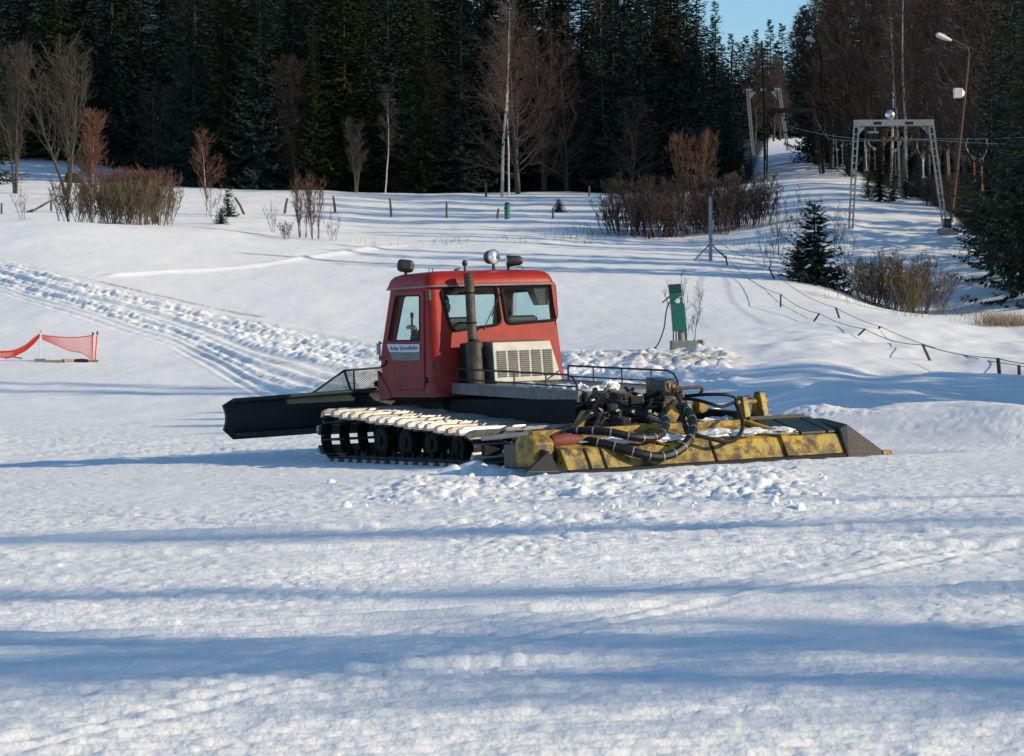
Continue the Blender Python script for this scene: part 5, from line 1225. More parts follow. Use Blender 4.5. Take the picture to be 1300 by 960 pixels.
# shrubs
GS = 'stems of the wide bare shrub'
for i, (u, Y) in enumerate(((96, 132.5), (120, 131.5), (146, 132.5), (172, 131.5), (196, 132.5))):
    put_bare(SHRUB, on(u, Y), ['leftmost clump of the wide olive-brown shrub in the field', 'clump of the wide shrub at the foot of the reddish birch', 'middle clump of the wide olive-brown shrub', 'clump of the wide shrub between its middle and its right end', 'rightmost clump of the wide olive-brown shrub in the field'][i], name='bare_shrub', sc=(1.0, 1.0, 1.03), cat='shrub')
for u, Y in ((150, 136), (178, 136), (200, 136)):
    put_bare(SHRUBR, on(u, Y), 'reddish twigs showing above the right half of the wide olive-brown shrub', name='bare_shrub', group='reddish shrubs behind the wide shrub', sc=(1.0, 1.0, 1.22), cat='shrub')
put_bare(REDB, on(386, 129), 'left half of the thin reddish bush in the field beside the leaning fence posts', name='bare_shrub', sc=(.8, .8, 1.0), cat='shrub')
put_bare(REDB, on(402, 128), 'right half of the thin reddish bush in the field beside the leaning fence posts', name='bare_shrub', sc=(.75, .75, .95), cat='shrub')
put_bare(SAP, on(348, 133), 'small twiggy sapling left of the thin reddish bush', name='sapling', sc=.62, cat='shrub')
put_bare(SAP, on(424, 127), 'small twiggy sapling right of the thin reddish bush', name='sapling', sc=.65, cat='shrub')
put_bare(SAP, on(30, 140), 'bare knee-high sapling beside the broken fence rail at the left', name='sapling', sc=.75, cat='shrub')
for u in (790, 812, 836, 862, 888, 912, 936, 958):
    put_bare(DARKB, on(u, 139 + (u % 7) * .4), 'clump of the long dark reddish thicket in front of the forest' if u not in (790, 958) else ('leftmost clump of the long dark thicket' if u == 790 else 'rightmost clump of the long dark thicket beside the lift track'), name='bare_shrub', group='clumps of the long dark thicket' if u not in (790, 958) else None, sc=(1.1, 1.0, random.uniform(.72, .95)), cat='shrub')
for u in (800, 830, 870, 905, 945):
    put_bare(DARKB, on(u, 144), 'clump of the long dark reddish thicket in front of the forest', name='bare_shrub', group='clumps of the long dark thicket', sc=(1.2, 1.0, random.uniform(.95, 1.15)), cat='shrub')
for u, Y, s in ((975, 118, .9), (990, 126, 1.0), (1008, 132, 1.0), (1060, 128, .9), (1075, 122, .8)):
    put_bare(SAP, on(u, Y), 'thin bare sapling on the edge of the lift track near the lone dark spruce', name='sapling', group='saplings at the foot of the lift track', sc=s, cat='shrub')
put_bare(DITCH, on(1140, 106.5), 'big tangled brown bush filling the ditch below the lift portal', name='bare_shrub', sc=(1.0, 1.0, 1.0), cat='shrub')
put_bare(DITCH, on(1172, 105.5), 'right-hand part of the tangled bush in the ditch', name='bare_shrub', sc=(.85, .8, .75), cat='shrub')
put_bare(DITCH, on(1105, 108.5), 'left-hand part of the tangled bush in the ditch, beside the lone spruce', name='bare_shrub', sc=(.8, .8, .75), cat='shrub')
put_bare(SAP, on(877, 73.6), 'bare sapling right behind the green hydrant cabinet', name='sapling', sc=(.8, .8, .82), lean=(0, -.03), cat='shrub')
put_bare(REDB, on(365, 127), 'faint dry weeds at the foot of the thin reddish bush', name='bare_shrub', sc=(.5, .5, .28), cat='shrub')
put_bare(DARKB, on(1215, 150), 'brown undergrowth behind the right leg of the near lift portal', name='bare_shrub', sc=(1.1, 1, .8), cat='shrub')
put_bare(DARKB, on(1195, 154), 'brown undergrowth inside the near lift portal by its right leg', name='bare_shrub', sc=(1.2, 1, .7), cat='shrub')
# weeds and dry grass
def weeds(name, spots, label, hmin, hmax, mat_='drygrass', r=.006):
    R = random.Random(len(spots)); m = MB()
    for (u, Y, n, sp_) in spots:
        for _ in range(n):
            p = ground(u, Y); X, Yy = p.x + R.gauss(0, sp_), p.y + R.gauss(0, sp_ * .7); q = Vector((X, Yy, gz(X, Yy) - .03)); h = R.uniform(hmin, hmax); d = Vector((R.uniform(-.5, .5), R.uniform(-.5, .5), 1)).normalized()
            m.tube([q, q + d * h * .6, q + (d + Vector((R.uniform(-.4, .4), R.uniform(-.4, .4), -.1))).normalized() * h], [r, r * .9, r * .4], 3, cap=False)
    o = m.build(name, mat_, fix=False); tag(o, label, 'grass', kind='stuff')
weeds('dry_grass', [(1275, 86, 260, .55), (1262, 87, 120, .4), (1295, 86, 160, .5)], 'tuft of dry brown grass on the snow hummock at the right edge', .15, .55)
weeds('dry_weeds', [(u, Y, 9, .5) for u, Y in ((555, 128), (570, 130), (640, 132), (680, 130), (700, 134), (720, 138), (735, 136), (590, 129), (460, 127), (480, 126), (740, 132), (762, 139), (768, 140), (755, 138), (900, 132), (925, 130), (950, 128), (985, 121), (960, 122), (1010, 116))], 'thin dry weeds poking out of the snow below the fence and thicket', .2, .7, 'twig', .007)
weeds('dry_weeds', [(u, Y, 12, .5) for u, Y in ((1205, 97), (1225, 99), (1240, 97), (1180, 96), (1190, 110), (1215, 108), (1070, 101), (1085, 99), (1120, 97), (1150, 112), (1175, 114), (1200, 118))] + [(1150, 90, 14, .3), (1160, 89, 10, .3)], 'thin dry stalks along the ditch below the lift track', .2, .8, 'shrub', .006)
weeds('dry_weeds', [(u, Y, 22, .9) for u, Y in ((770, 139), (756, 141))], 'low twiggy weeds around the fence post left of the long thicket', .3, 1.0, 'twig', .008)
# spruces standing right of the picture; their long shadows lie across the piste
GC = 'spruces beside the piste outside the view'
CA, SA = math.cos(SUN_AZ), math.sin(SUN_AZ)
def cast(yb, d, h, wid=.75, xb=0.0, k=0):
    X, Y = xb + d * CA, yb + d * SA
    hp, (cm, tm) = SP[k]; s_ = h / hp
    return tree_thing('spruce_tree', (('trunk', tm), ('crown', cm)), (X, Y, gz(X, max(Y, 3.0)) - .1), 'spruce standing right of the piste, outside the picture', 'tree', GC, random.uniform(0, 6.28), (s_ * wid, s_ * wid, s_))
for yb, d, h, wid in ((19.3, 46, 24, .55), (14.6, 44, 23, .5), (11.9, 38, 24, .6), (10.8, 40, 25, .62), (22.6, 40, 15.5, .4)):
    cast(yb, d, h, wid, k=random.choice((0, 2, 4, 5)))
for yb, d, h, wid in ((40.5, 26, 13, 1.5), (44, 26, 14, 1.5), (47.5, 27, 14.5, 1.5), (51, 28, 14.5, 1.5), (54.5, 28, 14.5, 1.5), (58, 29, 14, 1.4), (62, 30, 12, 1.0), (42.2, 23, 13, 1.9), (45.6, 23, 13.5, 1.9), (49.2, 24, 14, 1.9), (52.8, 24, 14, 1.9), (56.2, 25, 14, 1.9), (60, 26, 12.5, 1.6), (39.2, 24, 11, 1.5)):
    cast(yb, d, h, wid, 5.5, k=random.choice((0, 2, 4)))
cast(64.5, 52, 25.5, .7, -8); cast(66.5, 54, 25.5, .6, -8)
for X, Y, h in ((33, 121, 17), (37, 127, 20), (35, 134, 19), (40, 141, 22), (43, 149, 23), (41, 157, 23), (46, 164, 24), (50, 172, 24), (38, 115, 15), (55, 160, 25), (58, 146, 24)):
    put_spruce(SP[random.randint(0, 5)], X, Y, h, 'spruce standing right of the lift slope, outside the picture', group='spruces right of the lift slope outside the view')
# ------------------------------------------------------------------ fence posts
def post(u, v, vt, du=0, label='', w=.13, slack=None, group=None, name='fence_post', m_='wood', Y=None):
    p = hit(u, v) if Y is None else ground(u, Y); h = (v - vt) / F * p.y; t = Vector((du / F * p.y, 0, h)); m = MB()
    m.tube([(0, 0, -.25), t * .5, t], [w * .55, w * .52, w * .46], 8); o = m.build(name, m_, loc=p, smooth=True); tag(o, label, 'fence post', group); return o
post(2, 274, 258, 0, 'weathered post cut by the left edge of the photo', .12)
post(65, 269, 254, 0, 'short post holding up the broken slanting rail at the left')
p, q = hit(40, 272), hit(64, 269); m = MB(); m.tube([p + Vector((0, 0, .12)) - q, Vector((0, -.08, .62))], [.07, .06], 7); m.tube([p + Vector((-.4, 0, .02)) - q, p + Vector((.1, -.1, .25)) - q], [.05, .05], 6); o = m.build('fence_rail', 'wood', loc=q); tag(o, 'broken rail slanting from the snow up to the short post at the left', 'rail')
post(215, 264, 245, 0, 'post standing at the right end of the wide olive-brown shrub', .15)
post(312, 272, 251, -14, 'dark stake leaning far left beside the young spruce', .14)
post(361, 269, 252, 4, 'leaning post left of the thin reddish bush', .15)
post(426, 269, 249, -3, 'leaning post right of the thin reddish bush', .14)
post(497, 274, 252, -2, 'grey post in the field above the black floodlight on the cab')
post(567, 276, 256, 0, 'grey post in the field above the exhaust pipe, between two wider gaps')
post(631, 278, 265, 2, 'short leaning post just left of the green cylinder', .13)
post(702, 278, 264, 0, 'post in front of the tiny dark spruce', .12)
post(767, 279, 268, 0, 'short post at the left end of the long dark thicket', .14)
post(617, 250, 233, 0, 'grey stump standing at the foot of the forest left of the tall white birch', .16)
post(748, 250, 236, 0, 'pale stump at the foot of the forest right of the tall white birch', .12)

# ------------------------------------------------------------------ green cabinets
def cabinet():
    Y = 72.5; s = Y / F
    base = ground(868, Y); G0 = thing('hydrant_cabinet', 'tall leaning green metal cabinet with a white valve wheel on a concrete block', 'hydrant', base)
    def L(u, v, y=0.0): return Vector(((u - 868) * s, y, (441 - v) * s))
    m = MB(); m.box(L(868, 437), (34 * s, .6, 16 * s)); m.build('concrete_base', 'concrete', G0, bevel=.03)
    def slab(pts, d): 
        P = [L(*p) for p in pts]; mm = MB(); mm.prism([p + Vector((0, -d / 2, 0)) for p in P], (0, d, 0)); return mm
    slab([(851.5, 383), (868, 382), (872, 417), (854, 417.5)], .36).build('cabinet', 'greenbox', G0, bevel=.012)
    slab([(849.5, 367), (865, 366.5), (867, 383), (851, 384)], .34).build('upper_cabinet', 'greenbox', G0, bevel=.012)
    slab([(848.5, 358), (864, 357), (865.5, 367.8), (849.5, 368.5)], .38).build('hood', 'greendark', G0, bevel=.012)
    for a, b in ((855, 854.5), (858.3, 858.5), (870, 870.5)):
        m = MB(); m.bar(L(a, 417), L(b, 432), .035, .035); m.build('leg', 'greendark', G0)
    m = MB(); m.cyl(L(864, 416), L(865, 432), .085, n=12); m.build('standpipe', 'concrete', G0, smooth=True)
    m = MB(); m.lathe(L(859.5, 379, -.20), (0, -1, 0), [(.02, 0), (.02, .06), (.065, .065), (.07, .08), (.065, .095), (.0, .10)], 12); m.bar(L(855, 380, -.22), L(864, 373, -.22), .02, .02); m.build('valve_wheel', 'white', G0, smooth=True)
    m = MB(); m.bar(L(849.5, 373.5, -.1), L(840.5, 381, -.15), .035, .035); m.build('lever', 'greendark', G0)
    o = MB(); P = [hit(819, 441.5) + Vector((0, 0, .03)), base + L(833, 436, -.3), base + L(842, 415, -.2), base + L(845, 395, -.15), base + L(848, 383, -.1), base + L(851, 381, -.1)]
    P[0] = base + L(821, 441, -.4); o.tube(spline(P, 6), .018, 6); c = o.build('power_cable', 'hose', smooth=True); tag(c, 'black cable curving from the green cabinet down to the snow', 'cable')
    m = MB(); m.lathe(base + L(822, 441, -.45), (.3, -1, .2), [(.04, 0), (.05, .05), (.03, .1)], 8); c = m.build('cable_plug', 'wood2'); tag(c, 'pale plug end of the black cable lying in the snow', 'plug')
    R = random.Random(4); m = MB()
    for k in range(60):
        a = base + L(886 + R.gauss(0, 3), 441, R.uniform(-.2, .3)); m.tube([a, a + Vector((R.uniform(-.1, .1), R.uniform(-.1, .1), R.uniform(.1, .3)))], .012, 3, cap=False)
    c = m.build('dry_weeds', 'shrub'); tag(c, 'small tuft of brown weeds against the right side of the concrete block', 'grass', kind='stuff')
cabinet()
p = hit(644, 279); m = MB(); k = p.y / F; m.cyl((0, 0, -.2), (0, 0, 19 * k), 3.6 * k, n=16); o = thing('green_hydrant', 'small dark-green cylinder standing among the fence posts in the far field', 'hydrant', p); m.build('cylinder', 'greenbox', o, smooth=True, bevel=.03); m = MB(); m.lathe((0, 0, 19 * k), (0, 0, 1), [(3.8 * k, 0), (3.8 * k, .06), (2 * k, .12)], 14); m.build('lid', 'greendark', o)
m = MB(); m.box((-3.4 * k, -.1, 14 * k), (.08, .12, .10)); m.build('handle', 'greendark', o)

# ------------------------------------------------------------------ rope fence with stakes, guide mast
SP_ = hit(902, 332); ms = thing('rope_mast', 'grey square post with crossbar and two slanting braces, left of the lone spruce', 'post', SP_); k = SP_.y / F
m = MB(); m.box((0, 0, 40 * k), (4.3 * k, .15, 84 * k)); m.build('post', 'galv', ms, bevel=.01)
m = MB(); m.bar((-14 * k, 0, 35 * k), (23 * k, 0, 34.5 * k), .06, .07); m.build('crossbar', 'galv', ms)
m = MB(); m.bar((-1.5 * k, 0, 21 * k), (-21 * k, -.3, 1 * k), .05, .05); m.build('brace', 'black', ms)
m = MB(); m.bar((1.5 * k, 0, 21 * k), (19 * k, -.5, 3 * k), .05, .05); m.build('brace', 'black', ms)
m = MB(); m.box((2.2 * k, -.1, 45 * k), (3 * k, .2, 12 * k)); m.build('pulley_box', 'galv', ms, bevel=.02)
STA = [(923.5, 338, 921, 325, 'stake where the right-hand brace of the grey mast ends'), (991, 388, 991, 374, 'upright stake of the near rope, first below the grey mast'), (1032, 410, 1040, 398, 'near-rope stake leaning hard right, above the longer leaning one'), (1088, 428, 1098, 418, 'near-rope stake leaning right, beside a short upright one'), (1180, 457, 1171, 438, 'stake leaning left on the smooth snow below the ditch bush'), (1269, 477, 1266.5, 455, 'thickest dark stake close to the right edge')]
STB = [(982, 352, 976, 340, 'highest stake of the far rope, left of the lone dark spruce'), (1066, 406, 1061, 391, 'far-rope stake below the lone dark spruce, leaning left'), (1114, 421, 1117, 415, 'shortest stake, on the far rope'), (1294, 475, 1293, 464, 'short reddish stake at the right edge')]
ends = []
for L_ in (STA, STB):
    E = []
    for (u, v, ut, vt, lab) in L_:
        p = hit(u, v); kk = p.y / F; t = Vector(((ut - u) * kk, -.05, (v - vt) * kk)); m = MB(); m.bar(-t * .2, t, .055 if u < 1260 else .075, .055); o = m.build('rope_stake', 'rust' if u > 1290 else 'black', loc=p); tag(o, lab, 'stake'); E.append(p + t)
    ends.append(E)
def rope(P, sag, r, name, label, m_='hose'):
    pts = []
    for a, b in zip(P[:-1], P[1:]):
        for i in range(10): t = i / 10; q = a.lerp(b, t); q.z -= sag * (b - a).length * 4 * t * (1 - t); pts.append(q)
    pts.append(P[-1]); m = MB(); m.tube(pts, r, 5); o = m.build(name, m_); tag(o, label, 'rope'); return o
rope([SP_ + Vector((.05, 0, 21 * k))] + ends[0] + [at(1330, 463, ends[0][-1].y - 4)], .012, .011, 'fence_rope', 'near rope running down the slope from the grey mast past the long stakes')
rope([SP_ + Vector((.05, 0, 30 * k))] + ends[1] + [at(1335, 468, ends[1][-1].y - 4)], .010, .010, 'fence_rope', 'far rope running down the slope past the short stakes')

# ------------------------------------------------------------------ orange net at the left
def net():
    A, Bp = hit(50, 459), hit(118, 459); kk = A.y / F; Y = A.y
    def N(u, v, y=0.0): return Vector((A.x + (u - 50) * kk, Y + y, A.z + (459 - v) * kk))
    for u, v0, ut, vt, lab in ((51, 458, 51.5, 421, 'thin pale net pole at the middle of the sagging orange net'), (117, 459, 118, 424, 'orange-wrapped pole, left of the pair at the right end of the net'), (120.5, 459, 123.5, 423, 'orange-wrapped pole, right of the pair at the right end of the net')):
        r = .012 if u < 100 else .022
        o = thing('net_pole', lab, 'pole', N(u, v0)); d = N(ut, vt) - N(u, v0); m = MB(); m.cyl(-d * .05, d, r, r * .8, n=7); m.build('pole', 'white' if u < 100 else 'net', o)
        m = MB(); m.lathe(d - d.normalized() * .03, d, [(r * 1.3, 0), (r * 1.5, .04), (r * .8, .08)], 8); m.build('pole_cap', 'net' if u < 100 else 'black', o)
    def netmesh(top, bot, nu, nv, label, r=.007, band=True):
        m = MB(); T, B = spline(top, 6), spline(bot, 6)
        def samp(P, t): f = t * (len(P) - 1); i = min(int(f), len(P) - 2); return P[i].lerp(P[i + 1], f - i)
        def q(a, b): return samp(T, a).lerp(samp(B, a), b)
        for i in range(-nv, nu + 1):
            for s in (1, -1):
                pts = []
                for j in range(nv * 3 + 1):
                    a = (i + (j / 3 if s > 0 else nv - j / 3)) / nu; b = j / (nv * 3)
                    if 0 <= a <= 1: pts.append(q(a, b))
                if len(pts) > 1: m.tube(pts, r, 3, cap=False)
        m.tube([q(a, 0) for a in np.linspace(0, 1, 20)], r * 2.6, 4); m.tube([q(a, 1) for a in np.linspace(0, 1, 20)], r * 1.6, 4)
        o = m.build('safety_net', 'net', fix=False); tag(o, label, 'net')
    netmesh([N(53, 425.5), N(70, 427.5), N(95, 428.5), N(117.5, 426)], [N(54, 431), N(70, 437.5), N(90, 446), N(103, 448), N(115, 456)], 30, 7, 'orange safety net strung between the middle pole and the pair of poles', .0055)
    netmesh([N(50.5, 424.5), N(42, 431), N(34, 438), N(24, 443), N(14, 446), N(-8, 447)], [N(50, 428), N(43, 436), N(34, 444), N(23, 450), N(14, 453), N(-8, 454)], 40, 4, 'orange safety net sagging to the snow at the left edge', .010)
    for i, (u0, u1, v, h, mt_, lab) in enumerate(((44, 58, 460, 5, 'galv', 'grey end of the half-buried beam under the orange net'), (58, 80, 461, 4.5, 'wood2', 'brown weathered plank half buried under the orange net'), (80, 91, 461, 5.5, 'wood2', 'pale short block of wood in the middle under the orange net'), (94, 112, 461, 4.5, 'bark', 'dark log half buried under the orange net'), (110, 125, 460.5, 3.5, 'wood2', 'flat pale plank at the foot of the pair of orange poles'))):
        a, b = hit(u0, v), hit(u1, v); m = MB(); c = (a + b) / 2
        if mt_ == 'bark': m.tube([a - c + Vector((0, 0, .05)), Vector((0, 0, .06)), b - c + Vector((0, 0, .05))], [.05, .06, .05], 9)
        else: m.bar(a - c + Vector((0, 0, h * kk * .35)), b - c + Vector((0, 0, h * kk * .35)), .16, h * kk)
        o = m.build('wood_beam', mt_, loc=c, bevel=.01); tag(o, lab, 'beam')
    a, b = hit(6, 456), hit(28, 457); c = (a + b) / 2; m = MB(); m.tube([a - c + Vector((0, 0, .03)), Vector((0, 0, .07)), b - c + Vector((0, 0, .03))], .018, 5); o = m.build('fallen_stick', 'wood', loc=c); tag(o, 'dark stick lying in the snow below the sagging net', 'stick')
net()

# ------------------------------------------------------------------ drag lift portals
def portal(Y, bl, br, tl, tr, label, lat=True, ball=None, mat_='galv', wleg=6.0, hb=8.0, frame=None):
    """bl, br: feet; tl, tr: ends of the head beam (photo points on the plane at depth Y)"""
    c = ground((bl[0] + br[0]) / 2, Y); o = thing('lift_portal', label, 'lift pylon', c); kk = Y / F
    def Q(p, y=0.0): return at(p[0], p[1], Y) + Vector((0, y, 0)) - c
    for foot, head, s in ((bl, tl, -1), (br, tr, 1)):
        a, b = Q(foot), Q(head); gzz = gz((a + c).x, Y) - c.z - .3; a = a + (a - b) * ((a.z - gzz) / (b.z - a.z)) if a.z > gzz else a
        wt, wb = wleg * kk, wleg * kk * .75; m = MB(); ax = Vector((1, 0, 0)); rail = 1.5 * kk
        for e in (-.5, .5):
            for y in (-.12, .12):
                m.bar(a + ax * e * wb + Vector((0, y, 0)), b + ax * e * wt + Vector((0, y, 0)), rail, .05, (0, 1, 0))
        L = (b - a).length; n = int(L / (.36)) 
        for k in range(1, n):
            t = k / n; p = a.lerp(b, t); w_ = wb + (wt - wb) * t
            for y in (-.12, .12): m.bar(p - ax * w_ / 2 + Vector((0, y, 0)), p + ax * w_ / 2 + Vector((0, y, 0)), .04, 1.5 * kk * (.8 if lat else .5), (0, 1, 0))
            if k % 2: m.bar(p + ax * w_ / 2 * (1 if k % 4 == 1 else -1) + Vector((0, -.12, 0)), p + ax * w_ / 2 * (1 if k % 4 == 1 else -1) + Vector((0, .12, 0)), .04, .04)
        m.build('leg', mat_, o)
    a, b = Q(tl), Q(tr); m = MB(); w_ = hb * kk
    m.bar(a + Vector((-wleg * .5 * kk, 0, -w_ / 2)), b + Vector((wleg * .5 * kk, 0, -w_ / 2)), .30, w_, (0, 0, 1)); bm_ = m.build('head_beam', mat_, o, bevel=.015)
    m = MB()
    for p, s in ((a, 1), (b, -1)):
        m.prism([p + Vector((s * 2.6 * kk, -.08, -w_)), p + Vector((s * 12 * kk, -.08, -w_)), p + Vector((s * 2.2 * kk, -.08, -w_ - 11 * kk))], (0, .16, 0))
    m.build('gusset', mat_, bm_)
    m = MB()
    for t in (.28, .71): m.box(a.lerp(b, t) + Vector((0, -.155, -w_ * .55)), (10 * kk, .012, 3.6 * kk))
    m.build('beam_slot', 'dark', bm_)
    if ball:
        p = Q(ball); m = MB(); m.lathe(p + Vector((0, .1, 0)), (0, -1, 0), [(.10, -.12), (.20, -.06), (6.1 * kk, .04), (6.3 * kk, .10), (5.8 * kk, .13), (3.8 * kk, .19), (0, .23)], 20); lp = m.build('round_lamp', 'chrome', o, smooth=True); m = MB(); m.cyl(p, p - Vector((0, 0, 9 * kk)), .04); m.build('lamp_stem', 'galv', lp)
    if frame:
        m = MB(); (u0, v0), (u1, v1) = frame
        for u in (u0 + 7, u1 - 9): m.cyl(Q((u, 158)), Q((u, v1)), .025, n=6)
        m.bar(Q((u0, v1)), Q((u1, v1)), .3, .10); m.build('sheave_carrier', 'rust', o); m = MB()
        for u in (u0 + 2, u1 - 2, u0 + 10, u1 - 10): m.lathe(Q((u, v1 - 1.5), -.06), (0, 1, 0), [(.10, 0), (.13, .02), (.10, .06), (.13, .10), (.10, .12)], 12)
        m.build('sheaves', 'black', o)
    return o
PY = 134.0
portal(PY, (1080, 292), (1200, 291), (1087.5, 152.5), (1181, 152), 'near grey steel lift portal with ladder legs and a round lamp on its head beam', ball=(1130, 146), frame=((1119, 170), (1145, 178)))
m = MB(); p = at(1109, 168, PY); m.box((0, 0, 0), (.5, .2, .08)); m.box((.08, 0, .2), (.06, .1, .4)); o = m.build('sheave_bracket', 'galv', loc=p); tag(o, 'small sheave bracket under the left half of the near portal beam', 'bracket')
portal(202, (972, 226), (1043, 222), (973, 137.5), (1033, 137.5), 'middle lift portal standing in deep shade, its beam above the snow track', lat=False, mat_='dark', wleg=4.0, hb=6.0)  # shade on this portal painted by giving its steel the dark material
portal(285, (956, 192), (999.5, 186), (949, 113), (989, 112), 'far lift portal with sunlit pale legs near the top of the snow track', lat=False, wleg=3.0, hb=3.0)
# concrete foot by the right leg
p = hit(1203, 296); m = MB(); kk = p.y / F; m.box((0, 0, .05), (24 * kk, .9, .75)); o = m.build('concrete_footing', 'concrete', loc=p - Vector((0, 0, .2)), bevel=.04); tag(o, 'dark concrete footing beside the right leg of the near portal', 'footing')
m = MB(); m.box((0, 0, .2), (.38, .3, .42)); m.box((0, 0, .44), (.44, .36, .05)); o = m.build('junction_box', 'teal', loc=p + Vector((-.02, -.1, .26)), bevel=.02); tag(o, 'small teal box on the concrete footing of the near portal', 'box')
# cables
def cable(P, sag, lab): return rope(P, sag, .016, 'lift_cable', lab, 'galv')
cable([at(1560, 150, 78), at(1185, 176, PY), at(1145, 177, PY), at(1052, 176.5, 160), at(1034, 146, 202), at(990, 117, 285)], .004, 'upper lift cable running in from the right edge to the near portal')
cable([at(1560, 176, 80), at(1180, 177.5, PY + .4), at(1119, 178, PY), at(1000, 160, 180), at(974, 146, 202), at(952, 117, 285)], .004, 'lower lift cable running in from the right edge to the near portal')
# drag bars
def hanger(u, vtop, du, vbox, vend, col, Y, label, big=1.0):
    p = at(u, vtop, Y); o = thing('drag_hanger', label, 'drag bar', p); kk = Y / F
    def Q(uu, vv): return Vector(((uu - u) * kk, 0, (vtop - vv) * kk))
    m = MB(); m.tube(spline([Q(u, vtop), Q(u - du * .25, vtop + (vbox - vtop) * .4), Q(u + du * .3, vtop + (vbox - vtop) * .8), Q(u + du, vbox)], 5), .020 * big, 6); m.build('hanger_arm', 'galv', o, smooth=True)
    m = MB(); m.lathe(Q(u + du, vbox) + Vector((0, -.09, -.05)), (0, 1, 0), [(.04, 0), (.085 * big, .01), (.09 * big, .06), (.085 * big, .13), (.04, .14)], 12); m.build('rope_reel', 'galv', o, smooth=True)
    m = MB(); m.cyl(Q(u + du, vbox + 2), Q(u + du + 1.2, vend), .032 * big, n=6); s = m.build('drag_stick', col, o); m = MB(); m.bar(Q(u + du, vend) - Vector((.06, 0, 0)), Q(u + du + 2.4, vend) + Vector((.06, 0, 0)), .05, .05); m.build('seat_bar', col, s)
MT['orange_stick'] = mat('orange_stick', (.50, .11, .05), (.38, .09, .05), rough=.6, scale=8)
hanger(1061.5, 178, 1, 189, 217, 'galv', 146, 'grey drag bar hanging furthest left, outside the portal leg'); hanger(1070, 178, -1, 184, 212, 'galv', 146, 'grey drag bar second from the left, outside the portal leg')
hanger(1098, 178, 1, 190, 216, 'galv', 140, 'grey drag bar hanging just inside the left portal leg'); hanger(1104, 177, 6, 188, 215, 'rust', 140, 'rust-coloured drag bar beside the grey one inside the left portal leg')
hanger(1142, 178, -6, 190, 222, 'rust', 136, 'rust-coloured drag bar hanging below the middle of the portal beam'); hanger(1165.5, 177, 6, 198, 225, 'white', 132, 'pale drag bar on a curved arm just inside the right portal leg', 1.3)
hanger(1228.5, 176, 8, 200, 232, 'orange_stick', 122, 'orange drag bar on a curved arm, left of the pair outside the right portal leg', 1.25); hanger(1252, 176, -6, 202, 242, 'orange_stick', 120, 'longest orange drag bar, right of the pair near the right edge', 1.25)

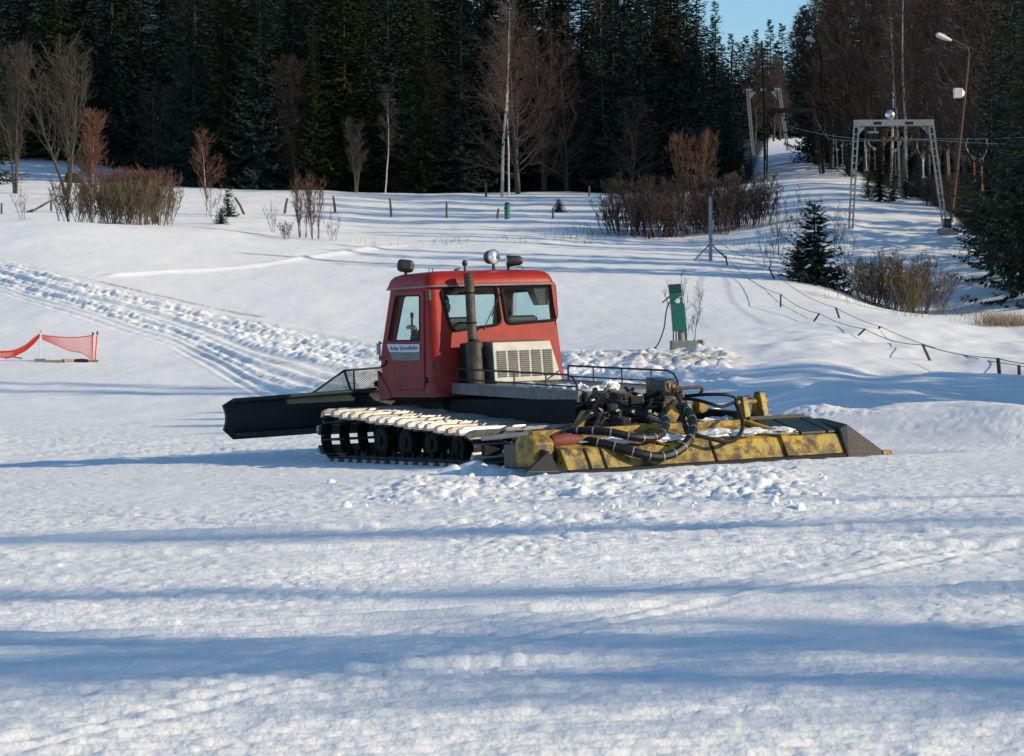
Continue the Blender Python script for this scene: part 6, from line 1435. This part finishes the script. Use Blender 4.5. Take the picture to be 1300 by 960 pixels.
# ------------------------------------------------------------------ lamp masts
def mast(path, arm, head, Y, label, box=None, r=.09, hs=1.0, m_='rust', base=None):
    kk = Y / F; b = ground(base if base else path[0][0], Y); o = thing('lamp_mast', label, 'street lamp', b)
    def Q(p): return at(p[0], p[1], Y) - b
    P = [Vector((0, 0, -.2))] + [Q(p) for p in path[1:]]; m = MB(); m.tube(P, [r * (1.1 - .5 * i / len(P)) for i in range(len(P))], 8); m.build('pole', m_, o, smooth=True)
    m = MB(); m.tube(spline([P[-1]] + [Q(p) for p in arm], 4), .04 * hs, 6); m.build('arm', m_, o)
    a, c = Q(head[0]), Q(head[1]); d = (c - a).normalized(); L = (c - a).length; m = MB(); w_ = .20 * hs; n_ = d.cross(Vector((0, 1, 0))).normalized()
    def sec(t, wx, up, dn): p = a + d * L * t; y = Vector((0, 1, 0)); return [p + y * wx + n_ * up * .3, p + y * wx * .6 + n_ * up, p - y * wx * .6 + n_ * up, p - y * wx + n_ * up * .3, p - y * wx * .8 - n_ * dn, p + y * wx * .8 - n_ * dn]
    m.rings([sec(0, w_ * .35, .06 * hs, .05 * hs), sec(.2, w_ * .5, .10 * hs, .08 * hs), sec(.5, w_ * .9, .13 * hs, .12 * hs), sec(.9, w_, .12 * hs, .12 * hs), sec(1, w_ * .6, .05 * hs, .05 * hs)]); h = m.build('lamp_head', 'white', o, smooth=True)
    m = MB(); m.box(a + d * L * .65 - n_ * .13 * hs, (L * .5, w_ * 1.4, .05), Matrix.Rotation(-math.atan2(d.z, d.x), 3, 'Y')); m.build('diffuser', 'galv', h)
    if box:
        m = MB(); q = Q(box); m.box(q, (9.5 * kk, .42, 12.5 * kk)); bx_ = m.build('floodlight_box', 'white', o, bevel=.02)
        m = MB(); m.hexa([q + Vector(v_) for v_ in ((4.9 * kk, -.22, -6 * kk), (9 * kk, -.1, -1.5 * kk), (9 * kk, .1, -1.5 * kk), (4.9 * kk, .22, -6 * kk), (4.9 * kk, -.22, 6 * kk), (9 * kk, -.1, 1.5 * kk), (9 * kk, .1, 1.5 * kk), (4.9 * kk, .22, 6 * kk))]); m.bar(q + Vector((8 * kk, 0, 0)), q + Vector((11.5 * kk, 0, 2.2 * kk)), .05, .05); m.build('box_hood', 'white', bx_)
    return o
mast([(1207, 292), (1213, 230), (1221, 158), (1228, 90), (1230, 68)], [(1229, 62), (1223, 57), (1209, 50.5)], ((1208, 51.5), (1188.5, 43.5)), 140, 'leaning rust-brown lamp mast carrying a white box, right of the near portal', box=(1215.5, 118.5))
mast([(971, 192), (970.5, 150), (969, 95), (967, 52)], [(960, 90), (953, 77)] if 0 else [(964, 60), (956, 73)], ((956.5, 74), (947.5, 71.5)), 262, 'reddish lamp mast with a small white lamp head at the far end of the track', hs=1.15, r=.13)
mast([(1046, 215), (1044, 150), (1042, 80), (1040, 57)], [(1038, 53), (1035, 52)], ((1035, 52.5), (1023, 48.5)), 206, 'dim lamp mast half hidden among the trees right of the middle portal', hs=1.3, m_='bark')
mast([(926, 245), (927, 150), (929, 80), (930, 58)], [(931, 55), (933, 55.5)], ((932, 56.5), (940, 56)), 212, 'lamp mast hidden in the dark spruces left of the track, only its pale head showing', hs=1.4, m_='bark')
# dark stump by the left bare trees, small finds in the snow
p = hit(91, 233); m = MB(); R = random.Random(2)
m.lathe((0, 0, -.2), (0, 0, 1), [(.75, 0), (.7, .3), (.55, .7), (.45, .95), (.3, 1.0)], 11); o = m.build('tree_stump', 'bark', loc=p, smooth=True); tag(o, 'dark stump at the foot of the broom-shaped bare tree', 'stump')
